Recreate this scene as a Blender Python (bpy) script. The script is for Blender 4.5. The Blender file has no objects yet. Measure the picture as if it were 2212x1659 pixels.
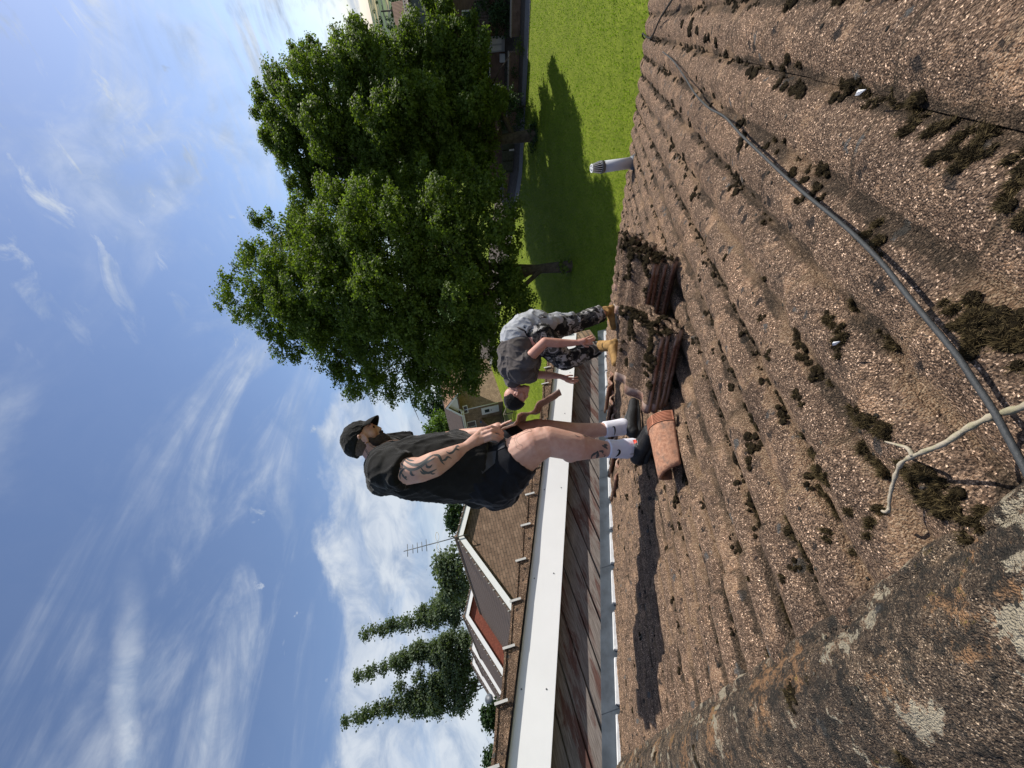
import bpy, bmesh, math, random
import numpy as np
from mathutils import Vector, Matrix, noise
from mathutils.bvhtree import BVHTree
R = math.radians
random.seed(7)
rng = np.random.default_rng(7)
SC = bpy.context.scene
COL = SC.collection

# ------------------------------------------------------------------ camera
CZ = 8.5                                   # eye height above the lawn
FL = 839.54                                # focal length, in units of a 2212 x 1659 picture
YAW, PITCH, ROLL, TH = R(47.102), R(8.6165), R(-12.267), R(23.49)
cy, sy, cp, sp = math.cos(YAW), math.sin(YAW), math.cos(PITCH), math.sin(PITCH)
FW = Vector((sy*cp, cy*cp, -sp)); RT = Vector((cy, -sy, 0)); UPV = RT.cross(FW)
XC = math.cos(ROLL)*RT + math.sin(ROLL)*UPV
YC = -math.sin(ROLL)*RT + math.cos(ROLL)*UPV
EYE = Vector((0, 0, CZ))
cam_d = bpy.data.cameras.new('camera'); cam = bpy.data.objects.new('camera', cam_d); COL.objects.link(cam)
cam_d.sensor_width = 36; cam_d.lens = FL/2212*36; cam_d.clip_start = 0.02; cam_d.clip_end = 9000
M = Matrix(((-YC.x, XC.x, -FW.x), (-YC.y, XC.y, -FW.y), (-YC.z, XC.z, -FW.z)))   # held sideways, as the photograph was
cam.matrix_world = Matrix.Translation(EYE) @ M.to_4x4()
SC.camera = cam

# ------------------------------------------------------------------ world, sun, exposure
SUN = Vector((0.68, -0.40, 0.61)).normalized()
w = bpy.data.worlds.new('World'); SC.world = w; w.use_nodes = True
nt = w.node_tree; nt.nodes.clear()
def wn(t, **k):
    n = nt.nodes.new(t)
    for a, b in k.items(): setattr(n, a, b)
    return n
L = nt.links.new
def wmath(op, a, b=None, c=None, clamp=False):
    n = wn('ShaderNodeMath', operation=op); n.use_clamp = clamp
    for i, v in enumerate((a, b, c)):
        if v is None: continue
        if isinstance(v, (int, float)): n.inputs[i].default_value = v
        else: L(v, n.inputs[i])
    return n.outputs[0]
def wrange(v, a, b, c=0., d=1., smooth=True):
    n = wn('ShaderNodeMapRange'); n.interpolation_type = 'SMOOTHSTEP' if smooth else 'LINEAR'
    L(v, n.inputs['Value'])
    for k, x in zip(('From Min', 'From Max', 'To Min', 'To Max'), (a, b, c, d)): n.inputs[k].default_value = x
    return n.outputs[0]
def wnoise(vec, scale, detail=6, rough=.55, dist=0.):
    n = wn('ShaderNodeTexNoise'); L(vec, n.inputs['Vector'])
    n.inputs['Scale'].default_value = scale; n.inputs['Detail'].default_value = detail
    n.inputs['Roughness'].default_value = rough; n.inputs['Distortion'].default_value = dist
    return n.outputs[0]
sky = wn('ShaderNodeTexSky', sky_type='NISHITA'); sky.sun_disc = False
sky.sun_elevation = math.asin(SUN.z); sky.sun_rotation = math.atan2(SUN.x, SUN.y)
sky.air_density = 1.0; sky.dust_density = .45; sky.ozone_density = 1.6
geo = wn('ShaderNodeTexCoord'); sep = wn('ShaderNodeSeparateXYZ'); L(geo.outputs['Generated'], sep.inputs[0])
dx, dy, dz = sep.outputs
zc = wmath('ADD', wmath('MAXIMUM', dz, 0.), .06)
qx, qy = wmath('DIVIDE', dx, zc), wmath('DIVIDE', dy, zc)
cq = wn('ShaderNodeCombineXYZ'); L(qx, cq.inputs[0]); L(qy, cq.inputs[1])
# high thin cirrus: a stretched noise on the cloud plane
rot = wn('ShaderNodeMapping'); rot.inputs['Rotation'].default_value = (0, 0, R(-28)); rot.inputs['Scale'].default_value = (1., 2.6, 1.)
L(cq.outputs[0], rot.inputs[0])
ci1 = wnoise(rot.outputs[0], .9, 9, .62, .9); ci2 = wnoise(cq.outputs[0], .7, 4, .5)
cirrus = wmath('MULTIPLY', wrange(ci1, .44, .74), wrange(ci2, .32, .60))
# one broad straight vapour band, high up
LX, LY = 1.162-.334, .847-1.32; LN = math.hypot(LX, LY); nx, ny = -LY/LN, LX/LN
CA = nx*.35+ny*1.17; 
dist = wmath('SUBTRACT', wmath('ADD', wmath('MULTIPLY', qx, nx), wmath('MULTIPLY', qy, ny)), CA)
dn = wmath('ADD', dist, wmath('MULTIPLY', wmath('SUBTRACT', wnoise(cq.outputs[0], 5., 6, .6), .5), .10))
alongv = wmath('ADD', wmath('MULTIPLY', qx, LX/LN), wmath('MULTIPLY', qy, LY/LN))
band = wmath('MULTIPLY', wrange(wmath('ABSOLUTE', dn), .065, .0), wrange(alongv, .22, -.25))
band = wmath('MULTIPLY', band, wrange(wnoise(cq.outputs[0], 3.4, 7, .65), .2, .62, .3, .95))
# cumulus bank low on the left, with a lumpy top edge
az = wmath('ARCTAN2', dy, dx)
ca = wn('ShaderNodeCombineXYZ'); L(wmath('MULTIPLY', az, 3.), ca.inputs[0]); L(wmath('MULTIPLY', dz, 5.5), ca.inputs[1])
cn1 = wnoise(ca.outputs[0], 1.5, 8, .56, .4)
cn2 = wnoise(ca.outputs[0], 6., 7, .6, .2)
leftm = wrange(az, .42, .85)
edge = wmath('ADD', wmath('MULTIPLY', cn2, .05), wmath('MULTIPLY', cn1, .16))
topz = wmath('ADD', wmath('MULTIPLY', leftm, .235), edge)
cumb = wmath('MULTIPLY', wrange(wmath('SUBTRACT', topz, dz), -.006, .03), leftm)
holes = wrange(wnoise(ca.outputs[0], 2.2, 6, .6, .6), .36, .56, .62, 1.)
cumb = wmath('MULTIPLY', cumb, holes)
# bright broken cloud low on the sun side
rightm = wmath('MULTIPLY', wrange(az, .36, .02), wrange(dz, .36, .2))
ca2 = wn('ShaderNodeMapping'); ca2.inputs['Rotation'].default_value = (0, 0, R(35)); ca2.inputs['Scale'].default_value = (1., 1.8, 1.)
L(ca.outputs[0], ca2.inputs[0])
cumr = wmath('MULTIPLY', rightm, wrange(wnoise(ca2.outputs[0], 1.7, 9, .6, .8), .40, .60))
# small puffs high on the sun side
puff = wmath('MULTIPLY', wmath('MULTIPLY', wrange(az, .6, .1), wrange(dz, .25, .42)), wrange(wnoise(ca2.outputs[0], 2.6, 9, .62, .6), .52, .72))
puff2 = wmath('MULTIPLY', wrange(dz, .55, .40), wmath('MULTIPLY', wrange(dz, .25, .32), wrange(wnoise(ca.outputs[0], 4.2, 8, .6, .5), .63, .75)))
haze_l = wmath('MULTIPLY', wrange(dz, .22, .0), .45)
cover = wmath('MAXIMUM', wmath('ADD', wmath('MULTIPLY', cirrus, .74), .02), wmath('MAXIMUM', wmath('MULTIPLY', band, .80), wmath('MAXIMUM', wmath('MULTIPLY', cumb, .9), wmath('MAXIMUM', wmath('MULTIPLY', cumr, .9), wmath('MAXIMUM', puff, puff2)))))
cover = wmath('MAXIMUM', cover, haze_l, clamp=True)
shade = wrange(wnoise(ca.outputs[0], 3.0, 7, .62, .7), .30, .66, 0., 1.)
ccol = wn('ShaderNodeMix', data_type='RGBA'); L(shade, ccol.inputs[0])
ccol.inputs[6].default_value = (2.7, 3.4, 4.6, 1); ccol.inputs[7].default_value = (5.4, 5.8, 6.3, 1)
tint = wn('ShaderNodeMix', data_type='RGBA', blend_type='MULTIPLY'); tint.inputs[0].default_value = 1.
L(sky.outputs[0], tint.inputs[6]); tint.inputs[7].default_value = (.98, .97, 1.06, 1)
mx = wn('ShaderNodeMix', data_type='RGBA'); L(cover, mx.inputs[0]); L(tint.outputs[2], mx.inputs[6]); L(ccol.outputs[2], mx.inputs[7])
bg = wn('ShaderNodeBackground'); bg.inputs[1].default_value = .105; L(mx.outputs[2], bg.inputs[0])
wo = wn('ShaderNodeOutputWorld'); L(bg.outputs[0], wo.inputs[0])
sd = bpy.data.lights.new('sun', 'SUN'); sd.energy = 4.8; sd.angle = R(.53); sd.color = (1, .945, .86)
so = bpy.data.objects.new('sun', sd); COL.objects.link(so); so.rotation_euler = SUN.to_track_quat('Z', 'Y').to_euler()
vs = SC.view_settings; vs.view_transform = 'Standard'; vs.look = 'None'; vs.exposure = 0.36; vs.gamma = 1
SC.cycles.max_bounces = 6; SC.cycles.transparent_max_bounces = 8
SC.cycles.use_denoising = True

# ------------------------------------------------------------------ geometry of the view -> points in the world
def ray(X, Y):
    return FW + XC*((X-829.5)/FL) - YC*((Y-1106)/FL)          # depth-normalised; X right, Y down, phone upright
def at(X, Y, d): return EYE + ray(X, Y)*d
SL = Vector((math.cos(TH), 0, -math.sin(TH))); NR = Vector((math.sin(TH), 0, math.cos(TH)))
def rp(s, y, h=0.): return EYE + SL*s + Vector((0, y, 0)) + NR*(h-.5)   # a point of the roof: s down the slope, y along the ridge
def roof_hit(X, Y, h=0.):
    d = ray(X, Y); return EYE + d*(-(.5-h)/d.dot(NR))
def sy_of(P): q = P-EYE; return q.dot(SL), q.y
def yhit(X, Y, yy): d = ray(X, Y); return EYE + d*(yy/d.y)
def xhit(X, Y, xx): d = ray(X, Y); return EYE + d*(xx/d.x)
def ground(x, y):
    z = 0.
    if y > 8: z += .125*min(y-8, 60)
    r = x-70
    if r > 0: z -= 26*(1-math.exp(-r/90.))
    return z
def ghit(X, Y):
    d = ray(X, Y); lo = 5.
    t = lo
    while t < 900:
        P = EYE+d*t
        if P.z < ground(P.x, P.y): return P
        t += .05 + t*.002
    return EYE+d*900
def phit(X, Y, p0, n):
    d = ray(X, Y); return EYE + d*((p0-EYE).dot(n)/d.dot(n))

# ------------------------------------------------------------------ object helpers
def tag(o, label=None, cat=None, group=None, kind=None):
    if label: o['label'] = label
    if cat: o['category'] = cat
    if group: o['group'] = group
    if kind: o['kind'] = kind
    return o
def thing(name, label, cat, loc=(0, 0, 0), group=None):
    o = bpy.data.objects.new(name, None); COL.objects.link(o); o.location = loc; o.empty_display_size = .1
    return tag(o, label, cat, group, 'thing')
def link(name, me, mat, parent=None, smooth=False):
    o = bpy.data.objects.new(name, me); COL.objects.link(o)
    if mat is not None and not me.materials: me.materials.append(mat)
    if parent is not None:
        o.parent = parent; o.matrix_parent_inverse = Matrix.Translation(-parent.location) if parent.type == 'EMPTY' else Matrix()
    if smooth: me.shade_smooth()
    return o
def mesh_py(name, verts, faces, mat, parent=None, smooth=False):
    me = bpy.data.meshes.new(name); me.from_pydata([tuple(v) for v in verts], [], faces); me.update()
    return link(name, me, mat, parent, smooth)
def from_bm(name, bm, mat, parent=None, smooth=False):
    me = bpy.data.meshes.new(name); bm.to_mesh(me); bm.free()
    return link(name, me, mat, parent, smooth)
def add_box(bm, c, sx, sy_, sz, Rm=None):
    Rm = Rm or Matrix.Identity(3); c = Vector(c)
    vs_ = [bm.verts.new(c + Rm @ Vector((a*sx/2, b*sy_/2, d*sz/2))) for a in (-1, 1) for b in (-1, 1) for d in (-1, 1)]
    for f in ((0, 1, 3, 2), (4, 6, 7, 5), (0, 4, 5, 1), (2, 3, 7, 6), (0, 2, 6, 4), (1, 5, 7, 3)): bm.faces.new([vs_[i] for i in f])
def add_prism(bm, pts, off):
    """closed prism: polygon pts (3-d) swept along off"""
    a = [bm.verts.new(Vector(p)) for p in pts]; b = [bm.verts.new(Vector(p)+Vector(off)) for p in pts]
    n = len(pts); bm.faces.new(a); bm.faces.new(b[::-1])
    for i in range(n): bm.faces.new((a[i], b[i], b[(i+1) % n], a[(i+1) % n]))
def frame_of(t):
    t = t.normalized(); u = Vector((0, 0, 1)).cross(t)
    if u.length < .05: u = Vector((1, 0, 0)).cross(t)
    u.normalize(); return u, t.cross(u).normalized()
def add_tube(bm, pts, rad, seg=8, cap=True):
    pts = [Vector(p) for p in pts]; n = len(pts)
    if not hasattr(rad, '__len__'): rad = [rad]*n
    rings = []; u = None
    for i in range(n):
        t = (pts[min(i+1, n-1)]-pts[max(i-1, 0)]).normalized()
        if u is None: u, v = frame_of(t)
        else: u = (u - t*u.dot(t)).normalized(); v = t.cross(u)
        rings.append([bm.verts.new(pts[i]+(u*math.cos(a)+v*math.sin(a))*rad[i]) for a in [2*math.pi*k/seg for k in range(seg)]])
    for i in range(n-1):
        for k in range(seg): bm.faces.new((rings[i][k], rings[i][(k+1) % seg], rings[i+1][(k+1) % seg], rings[i+1][k]))
    if cap: bm.faces.new(rings[0][::-1]); bm.faces.new(rings[-1])
def tube_obj(name, pts, rad, mat, parent=None, seg=8):
    bm = bmesh.new(); add_tube(bm, pts, rad, seg); return from_bm(name, bm, mat, parent, True)
def smooth_path(pts, n=6):
    pts = [Vector(p) for p in pts]; out = []
    P = [pts[0]*2-pts[1]]+pts+[pts[-1]*2-pts[-2]]
    for i in range(1, len(P)-2):
        for k in range(n):
            t = k/n; a, b, c, d = P[i-1], P[i], P[i+1], P[i+2]
            out.append(.5*((2*b)+(c-a)*t+(2*a-5*b+4*c-d)*t*t+(3*b-a-3*c+d)*t**3))
    out.append(pts[-1]); return out
def box_obj(name, c, s, mat, parent=None, Rm=None, bev=0.):
    bm = bmesh.new(); add_box(bm, c, *s, Rm)
    if bev: bmesh.ops.bevel(bm, geom=bm.edges[:], offset=bev, segments=2, affect='EDGES')
    bmesh.ops.recalc_face_normals(bm, faces=bm.faces[:])
    return from_bm(name, bm, mat, parent)

# ------------------------------------------------------------------ materials
class NB:
    def __init__(s, name):
        s.m = bpy.data.materials.new(name); s.m.use_nodes = True; s.t = s.m.node_tree; s.t.nodes.clear()
        s.out = s.t.nodes.new('ShaderNodeOutputMaterial'); s.b = s.t.nodes.new('ShaderNodeBsdfPrincipled')
        s.t.links.new(s.b.outputs[0], s.out.inputs[0]); s.tc = s.t.nodes.new('ShaderNodeTexCoord'); s.v = s.tc.outputs['Object']
        s.b.inputs['Roughness'].default_value = .85; s.b.inputs['Specular IOR Level'].default_value = .3
    def L(s, a, b): s.t.links.new(a, b)
    def map(s, sc=(1, 1, 1), rot=(0, 0, 0), v=None):
        n = s.t.nodes.new('ShaderNodeMapping'); s.L(v or s.v, n.inputs[0]); n.inputs['Scale'].default_value = sc
        n.inputs['Rotation'].default_value = rot; return n.outputs[0]
    def noise(s, sc, det=5, ro=.55, v=None, dist=0., col=False):
        n = s.t.nodes.new('ShaderNodeTexNoise'); s.L(v or s.v, n.inputs[0])
        n.inputs['Scale'].default_value = sc; n.inputs['Detail'].default_value = det; n.inputs['Roughness'].default_value = ro
        n.inputs['Distortion'].default_value = dist; return n.outputs[1 if col else 0]
    def vor(s, sc, v=None, out='Distance', feat='F1', rnd=1.):
        n = s.t.nodes.new('ShaderNodeTexVoronoi'); n.feature = feat; s.L(v or s.v, n.inputs['Vector'])
        n.inputs['Scale'].default_value = sc; n.inputs['Randomness'].default_value = rnd; return n.outputs[out]
    def ramp(s, f, stops, interp='LINEAR'):
        n = s.t.nodes.new('ShaderNodeValToRGB'); s.L(f, n.inputs[0]); e = n.color_ramp.elements; n.color_ramp.interpolation = interp
        while len(e) < len(stops): e.new(.5)
        for i, (p, c) in enumerate(stops):
            e[i].position = p; e[i].color = (*c, 1) if hasattr(c, '__len__') else (c, c, c, 1)
        return n.outputs[0]
    def mix(s, f, a, b, mode='MIX'):
        n = s.t.nodes.new('ShaderNodeMix'); n.data_type = 'RGBA'; n.blend_type = mode
        for i, v in ((0, f), (6, a), (7, b)):
            if isinstance(v, (int, float)): n.inputs[i].default_value = v if i == 0 else (v, v, v, 1)
            elif isinstance(v, tuple): n.inputs[i].default_value = (*v, 1)
            else: s.L(v, n.inputs[i])
        return n.outputs[2]
    def mth(s, op, a, b=0., c=0.):
        n = s.t.nodes.new('ShaderNodeMath'); n.operation = op
        for i, v in enumerate((a, b, c)):
            if isinstance(v, (int, float)): n.inputs[i].default_value = v
            else: s.L(v, n.inputs[i])
        return n.outputs[0]
    def rng(s, f, a, b, c=0., d=1.):
        n = s.t.nodes.new('ShaderNodeMapRange'); n.interpolation_type = 'SMOOTHSTEP'; s.L(f, n.inputs['Value'])
        for k, x in zip(('From Min', 'From Max', 'To Min', 'To Max'), (a, b, c, d)): n.inputs[k].default_value = x
        return n.outputs[0]
    def sepx(s, v=None):
        n = s.t.nodes.new('ShaderNodeSeparateXYZ'); s.L(v or s.v, n.inputs[0]); return n.outputs
    def bump(s, h, strength=.5, dist=.01):
        n = s.t.nodes.new('ShaderNodeBump'); s.L(h, n.inputs['Height']); n.inputs['Strength'].default_value = strength
        n.inputs['Distance'].default_value = dist; s.L(n.outputs[0], s.b.inputs['Normal'])
    def col(s, c):
        if isinstance(c, tuple): s.b.inputs['Base Color'].default_value = (*c, 1)
        else: s.L(c, s.b.inputs['Base Color'])
        return s
    def rough(s, r, spec=None):
        if isinstance(r, (int, float)): s.b.inputs['Roughness'].default_value = r
        else: s.L(r, s.b.inputs['Roughness'])
        if spec is not None: s.b.inputs['Specular IOR Level'].default_value = spec
        return s
def simple(name, c, r=.8, nsc=6., var=.25, bump=0., bsc=60., spec=.3, metal=0.):
    n = NB(name); f = n.noise(nsc, 5, .6)
    lo = tuple(x*(1-var) for x in c); hi = tuple(min(1, x*(1+var)) for x in c)
    n.col(n.ramp(f, [(.3, lo), (.7, hi)])).rough(r, spec); n.b.inputs['Metallic'].default_value = metal
    if bump: n.bump(n.noise(bsc, 6, .65), bump, .01)
    return n.m
MT = {}
def roofmat(name, dark=.0, lich=.0, brown=1., gran=1.):
    n = NB(name)
    patch = n.noise(5.5, 6, .62); big = n.noise(1.4, 3, .5)
    base = n.ramp(patch, [(.30, (.118*brown, .092, .072)), (.5, (.190*brown, .148, .112)), (.72, (.27*brown, .205, .150))])
    base = n.mix(n.rng(big, .35, .65, 0, .35), base, (.175, .142, .112))
    # stone chips set in the surface
    vc = n.vor(430.*gran, out='Color'); sx = n.sepx(vc)
    chip = n.ramp(sx[0], [(0., (.20, .17, .15)), (.22, (.42, .35, .29)), (.50, (.64, .56, .48)), (.80, (.92, .82, .70)), (.92, (1.6, 1.45, 1.25)), (.975, (3.0, 2.8, 2.5))], 'CONSTANT')
    base = n.mix(1., base, n.mix(1., chip, (1.8, 1.8, 1.8), 'MULTIPLY'), 'MULTIPLY')
    mid = n.ramp(n.noise(75., 9, .8), [(.34, .50), (.5, 1.18), (.66, 1.95)]); base = n.mix(1., base, mid, 'MULTIPLY'); base = n.mix(1., base, (1.02, .985, 1.02), 'MULTIPLY')
    # rust-orange bare patches
    om = n.rng(n.noise(8., 7, .7), .56, .64, 0, .75)
    base = n.mix(om, base, n.mix(1., n.ramp(sx[1], [(0., (.24, .13, .075)), (.5, (.48, .29, .17)), (1., (.80, .56, .38))]), (1., 1., 1.), 'MULTIPLY'))
    # dark stain
    dm = n.rng(n.noise(7.5, 8, .74, dist=.3), .56-dark*.2, .68-dark*.16, 0, .78)
    base = n.mix(dm, base, n.mix(.35, (.035, .031, .028), base))
    # round lichens, black and grey
    wv_ = n.mix(.035, n.v, n.noise(45., 3, .6, col=True)); vd = n.vor(24., v=wv_); vcol = n.sepx(n.vor(24., v=wv_, out='Color'))
    wob = n.mth('MULTIPLY', n.noise(75., 5, .75), .42)
    rad = n.mth('SUBTRACT', n.mth('MULTIPLY', n.rng(vcol[0], .45-lich*.25, 1., 0, 1.), .62), wob)
    lm = n.rng(n.mth('SUBTRACT', rad, vd), -.03, .10, 0, .85)
    lc = n.mix(n.rng(vcol[1], .55, .75), (.028, .027, .028), (.17, .175, .17))
    base = n.mix(lm, base, n.mix(n.noise(160., 3, .7), lc, n.mix(1., lc, (.5, .5, .5), 'MULTIPLY')))
    if lich > 0:
        base = n.mix(n.rng(n.noise(6.5, 8, .72), .54, .58, 0, .9), base, n.ramp(n.noise(190., 5, .75), [(.3, (.22, .115, .06)), (.6, (.50, .29, .15)), (.8, (.72, .48, .30))]))
        bc = n.rng(n.noise(24., 12, .82), .49, .56, 0, .88)
        base = n.mix(bc, base, n.ramp(n.noise(210., 6, .8), [(.3, (.016, .015, .013)), (.55, (.045, .042, .036)), (.75, (.13, .12, .10))]))
        wm = n.rng(n.noise(8.0, 10, .74, dist=.1), .578, .595)
        base = n.mix(wm, base, n.mix(n.noise(120., 4, .7), (.34, .29, .20), (.64, .56, .42)))
        ym = n.rng(n.noise(13., 6, .7, dist=.3), .64, .70, 0, .7)
        base = n.mix(ym, base, (.30, .22, .05))
    if lich == 0:
        va = n.t.nodes.new('ShaderNodeAttribute'); va.attribute_name = 'valley'
        fm = n.rng(n.mth('ADD', n.mth('MULTIPLY', va.outputs['Fac'], .42), n.noise(12., 8, .72, dist=.3)), .72, .82, 0, .72)
        base = n.mix(fm, base, n.ramp(n.noise(150., 5, .75), [(.3, (.012, .010, .007)), (.6, (.045, .036, .024)), (.8, (.10, .085, .055))]))
        fo = n.rng(n.mth('ADD', n.mth('MULTIPLY', va.outputs['Fac'], .20), n.noise(12., 8, .72, dist=.3)), .585, .62, 0, .55)
        base = n.mix(n.mth('MULTIPLY', fo, n.rng(n.noise(3.3, 3, .5), .45, .6)), base, n.ramp(sx[1], [(0., (.22, .12, .07)), (.6, (.46, .29, .17)), (1., (.75, .55, .36))]))
    n.col(base).rough(.93, .2)
    hh = n.mth('ADD', n.mth('MULTIPLY', n.vor(300.*gran), -.5), n.mth('ADD', n.mth('MULTIPLY', n.noise(90., 6, .7), 1.3), n.mth('MULTIPLY', n.noise(22., 5, .6), 2.)))
    n.bump(hh, 1., .016)
    return n.m
MT['roof'] = roofmat('concrete_roof_tile')
MT['ridge'] = roofmat('lichened_ridge_tile', dark=.72, lich=1., brown=.9, gran=1.4)
MT['tile_old'] = roofmat('mossy_loose_tile', dark=.35)
def mm(k, *a, **kw): MT[k] = simple(k, *a, **kw)
n = NB('clay_underside'); f = n.noise(14, 6, .7, v=n.map((1, 6, 6)))
n.col(n.mix(n.rng(n.noise(5, 5, .6), .5, .62), n.ramp(f, [(.3, (.10, .052, .040)), (.55, (.27, .145, .10)), (.75, (.48, .33, .25))]), (.40, .29, .23))).rough(.85); n.bump(n.noise(50, 6, .7), .5, .006); MT['tile_clay'] = n.m
n = NB('weathered_terracotta'); n.col(n.mix(n.rng(n.noise(30, 6, .75), .46, .7, 0, .75), n.ramp(n.noise(70, 4, .7), [(.3, (.22, .10, .06)), (.7, (.45, .24, .15))]), (.11, .085, .07))).rough(.9); n.bump(n.noise(110, 6, .7), .5, .004); MT['terracotta'] = n.m
mm('terra_clean', (.40, .17, .10), .8, 30, .3, .3)
mm('white_board', (.80, .80, .79), .38, 3, .03, spec=.45)
mm('lead', (.065, .080, .098), .5, 7, .35, .15, 30, .5)
mm('mortar', (.42, .39, .34), .9, 18, .3, .6)
mm('white_mortar', (.66, .67, .68), .8, 18, .15, .4)
mm('clip', (.55, .54, .51), .5, 20, .12)
mm('black', (.012, .012, .012), .9, 6, .2)
mm('plastic_grey', (.47, .48, .50), .42, 4, .08, spec=.4)
mm('plastic_white', (.72, .72, .71), .4, 4, .06, spec=.4)
mm('cage_grey', (.12, .125, .125), .5, 6, .2)
mm('cable', (.040, .043, .045), .6, 60, .18, .3, 120)
n = NB('lichened_bark'); n.col(n.mix(n.rng(n.noise(38, 5, .7), .45, .62), (.36, .31, .235), n.mix(n.noise(70, 4, .7), (.16, .13, .09), (.36, .34, .21)))).rough(.9); n.bump(n.noise(90, 6, .7, v=n.map((1, 1, 1))), .6, .004); MT['twig'] = n.m
n = NB('moss'); n.col(n.ramp(n.noise(90, 6, .8), [(.30, (.008, .006, .004)), (.52, (.026, .019, .010)), (.68, (.070, .052, .024)), (.85, (.16, .12, .058))])).rough(.97, .1); n.bump(n.noise(160, 7, .8), 1., .012); MT['moss'] = n.m
n = NB('peeling_paint_timber')
g = n.noise(9, 8, .7, v=n.map((.7, 1, 14)), dist=.3); pl = n.noise(3.2, 7, .7, v=n.map((.55, 1, 3.2)), dist=.5)
grey = n.ramp(g, [(.3, (.075, .06, .052)), (.7, (.27, .235, .21))]); red = n.ramp(g, [(.3, (.060, .030, .025)), (.7, (.135, .066, .052))])
n.col(n.mix(n.rng(pl, .40, .52), red, grey)).rough(.8); n.bump(g, .7, .006); MT['timber'] = n.m
def brickmat(name, c1, c2, mortar, sc=1., axis='y'):
    n = NB(name); s = n.sepx(); cb = n.t.nodes.new('ShaderNodeCombineXYZ')
    n.L(n.mth('ADD', s[0], s[1]), cb.inputs[0]); n.L(s[2], cb.inputs[1])
    b = n.t.nodes.new('ShaderNodeTexBrick'); n.L(cb.outputs[0], b.inputs[0])
    b.inputs['Scale'].default_value = sc; b.inputs['Brick Width'].default_value = .225; b.inputs['Row Height'].default_value = .075; b.inputs['Mortar Size'].default_value = .012
    b.inputs['Color1'].default_value = (*c1, 1); b.inputs['Color2'].default_value = (*c2, 1); b.inputs['Mortar'].default_value = (*mortar, 1)
    n.col(n.mix(.75, b.outputs[0], n.mix(1., b.outputs[0], n.ramp(n.noise(2.2, 5, .6), [(.3, .6), (.7, 1.35)]), 'MULTIPLY'))).rough(.9)
    n.bump(b.outputs[1], -.4, .01); return n.m
MT['brick'] = brickmat('buff_brown_brick', (.25, .165, .10), (.33, .235, .15), (.13, .10, .07))
MT['brick_red'] = brickmat('dark_brown_brick', (.13, .075, .055), (.19, .115, .08), (.15, .12, .10))
def rowtile(name, c, pitch_x=.3, row=.3, ax='x'):
    """profiled roof tiling seen from afar: rows and columns"""
    n = NB(name); s = n.sepx()
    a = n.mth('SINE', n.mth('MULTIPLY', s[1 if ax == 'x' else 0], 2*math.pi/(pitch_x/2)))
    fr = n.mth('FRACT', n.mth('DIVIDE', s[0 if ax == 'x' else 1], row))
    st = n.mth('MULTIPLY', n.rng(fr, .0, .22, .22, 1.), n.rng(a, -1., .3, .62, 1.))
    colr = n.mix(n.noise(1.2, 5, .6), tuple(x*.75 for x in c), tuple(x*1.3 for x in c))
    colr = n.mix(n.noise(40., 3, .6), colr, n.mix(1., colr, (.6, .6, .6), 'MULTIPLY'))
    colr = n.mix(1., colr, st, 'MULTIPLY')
    n.col(colr).rough(.9)
    n.bump(n.mth('ADD', n.mth('MULTIPLY', a, .5), n.mth('MULTIPLY', fr, -.8)), .9, .03)
    return n.m
MT['far_tiles'] = rowtile('brown_pantiles', (.17, .125, .10))
MT['far_tiles_y'] = rowtile('brown_pantiles_across', (.17, .125, .10), ax='y')
MT['far_orange'] = rowtile('orange_brown_pantiles', (.34, .20, .12))
mm('red_boards', (.20, .055, .032), .7, 8, .25)
mm('glass', (.03, .045, .06), .12, 2, .3, spec=.6)
mm('dormer_grey', (.20, .21, .24), .6, 3, .1)
mm('fence_green', (.075, .085, .06), .85, 8, .3)
mm('fence_wood', (.16, .12, .085), .85, 8, .3)
mm('path', (.17, .165, .16), .9, 12, .25, .3)
mm('coping', (.30, .25, .20), .9, 12, .25)
def skinmat(name, c):
    n = NB(name); f = n.noise(22, 5, .6); f2 = n.noise(110, 4, .7)
    cc = n.ramp(f, [(.3, (c[0]*.84, c[1]*.72, c[2]*.70)), (.7, c)]); n.col(n.mix(n.mth('MULTIPLY', f2, .35), cc, n.mix(1., cc, (.72, .6, .55), 'MULTIPLY'))).rough(.55, .35)
    n.b.inputs['Subsurface Weight'].default_value = .12; n.b.inputs['Subsurface Radius'].default_value = (.02, .008, .004); n.b.inputs['Subsurface Scale'].default_value = .3
    n.bump(f2, .12, .003); return n.m
MT['skin1'] = skinmat('skin', (.62, .40, .315)); MT['skin2'] = skinmat('ruddy_skin', (.57, .32, .25))
mm('tattoo', (.085, .090, .092), .6, 60, .25); mm('tattoo_light', (.20, .13, .105), .6, 60, .25)
mm('cloth_black', (.0135, .013, .0125), .9, 9, .35, .25, 300, .15)
mm('cloth_black2', (.009, .010, .014), .85, 9, .3, .2, 300, .15)
mm('panel_grey', (.055, .055, .062), .85, 9, .2, .2, 300)
mm('cloth_char', (.085, .074, .070), .93, 9, .22, .25, 300, .15)
mm('cloth_lgrey', (.36, .37, .39), .9, 8, .12, .25, 200, .15)
mm('sock', (.74, .73, .80), .9, 20, .06, .3, 300)
mm('shoe_black', (.014, .014, .015), .6, 30, .4, .3, 150)
mm('sole_black', (.028, .028, .028), .7, 30, .3)
mm('shoe_tag', (.55, .06, .035), .6, 10, .1)
mm('lace', (.20, .21, .20), .8, 10, .2)
mm('boot_tan', (.30, .175, .060), .8, 14, .5, .4, 80)
mm('boot_sole', (.30, .27, .22), .8, 30, .3, .4, 80)
mm('beard', (.062, .045, .037), .95, 120, .5, .9, 260)
mm('stubble', (.13, .095, .080), .9, 160, .5, .6, 300)
mm('lip', (.30, .115, .09), .5, 30, .1)
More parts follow.
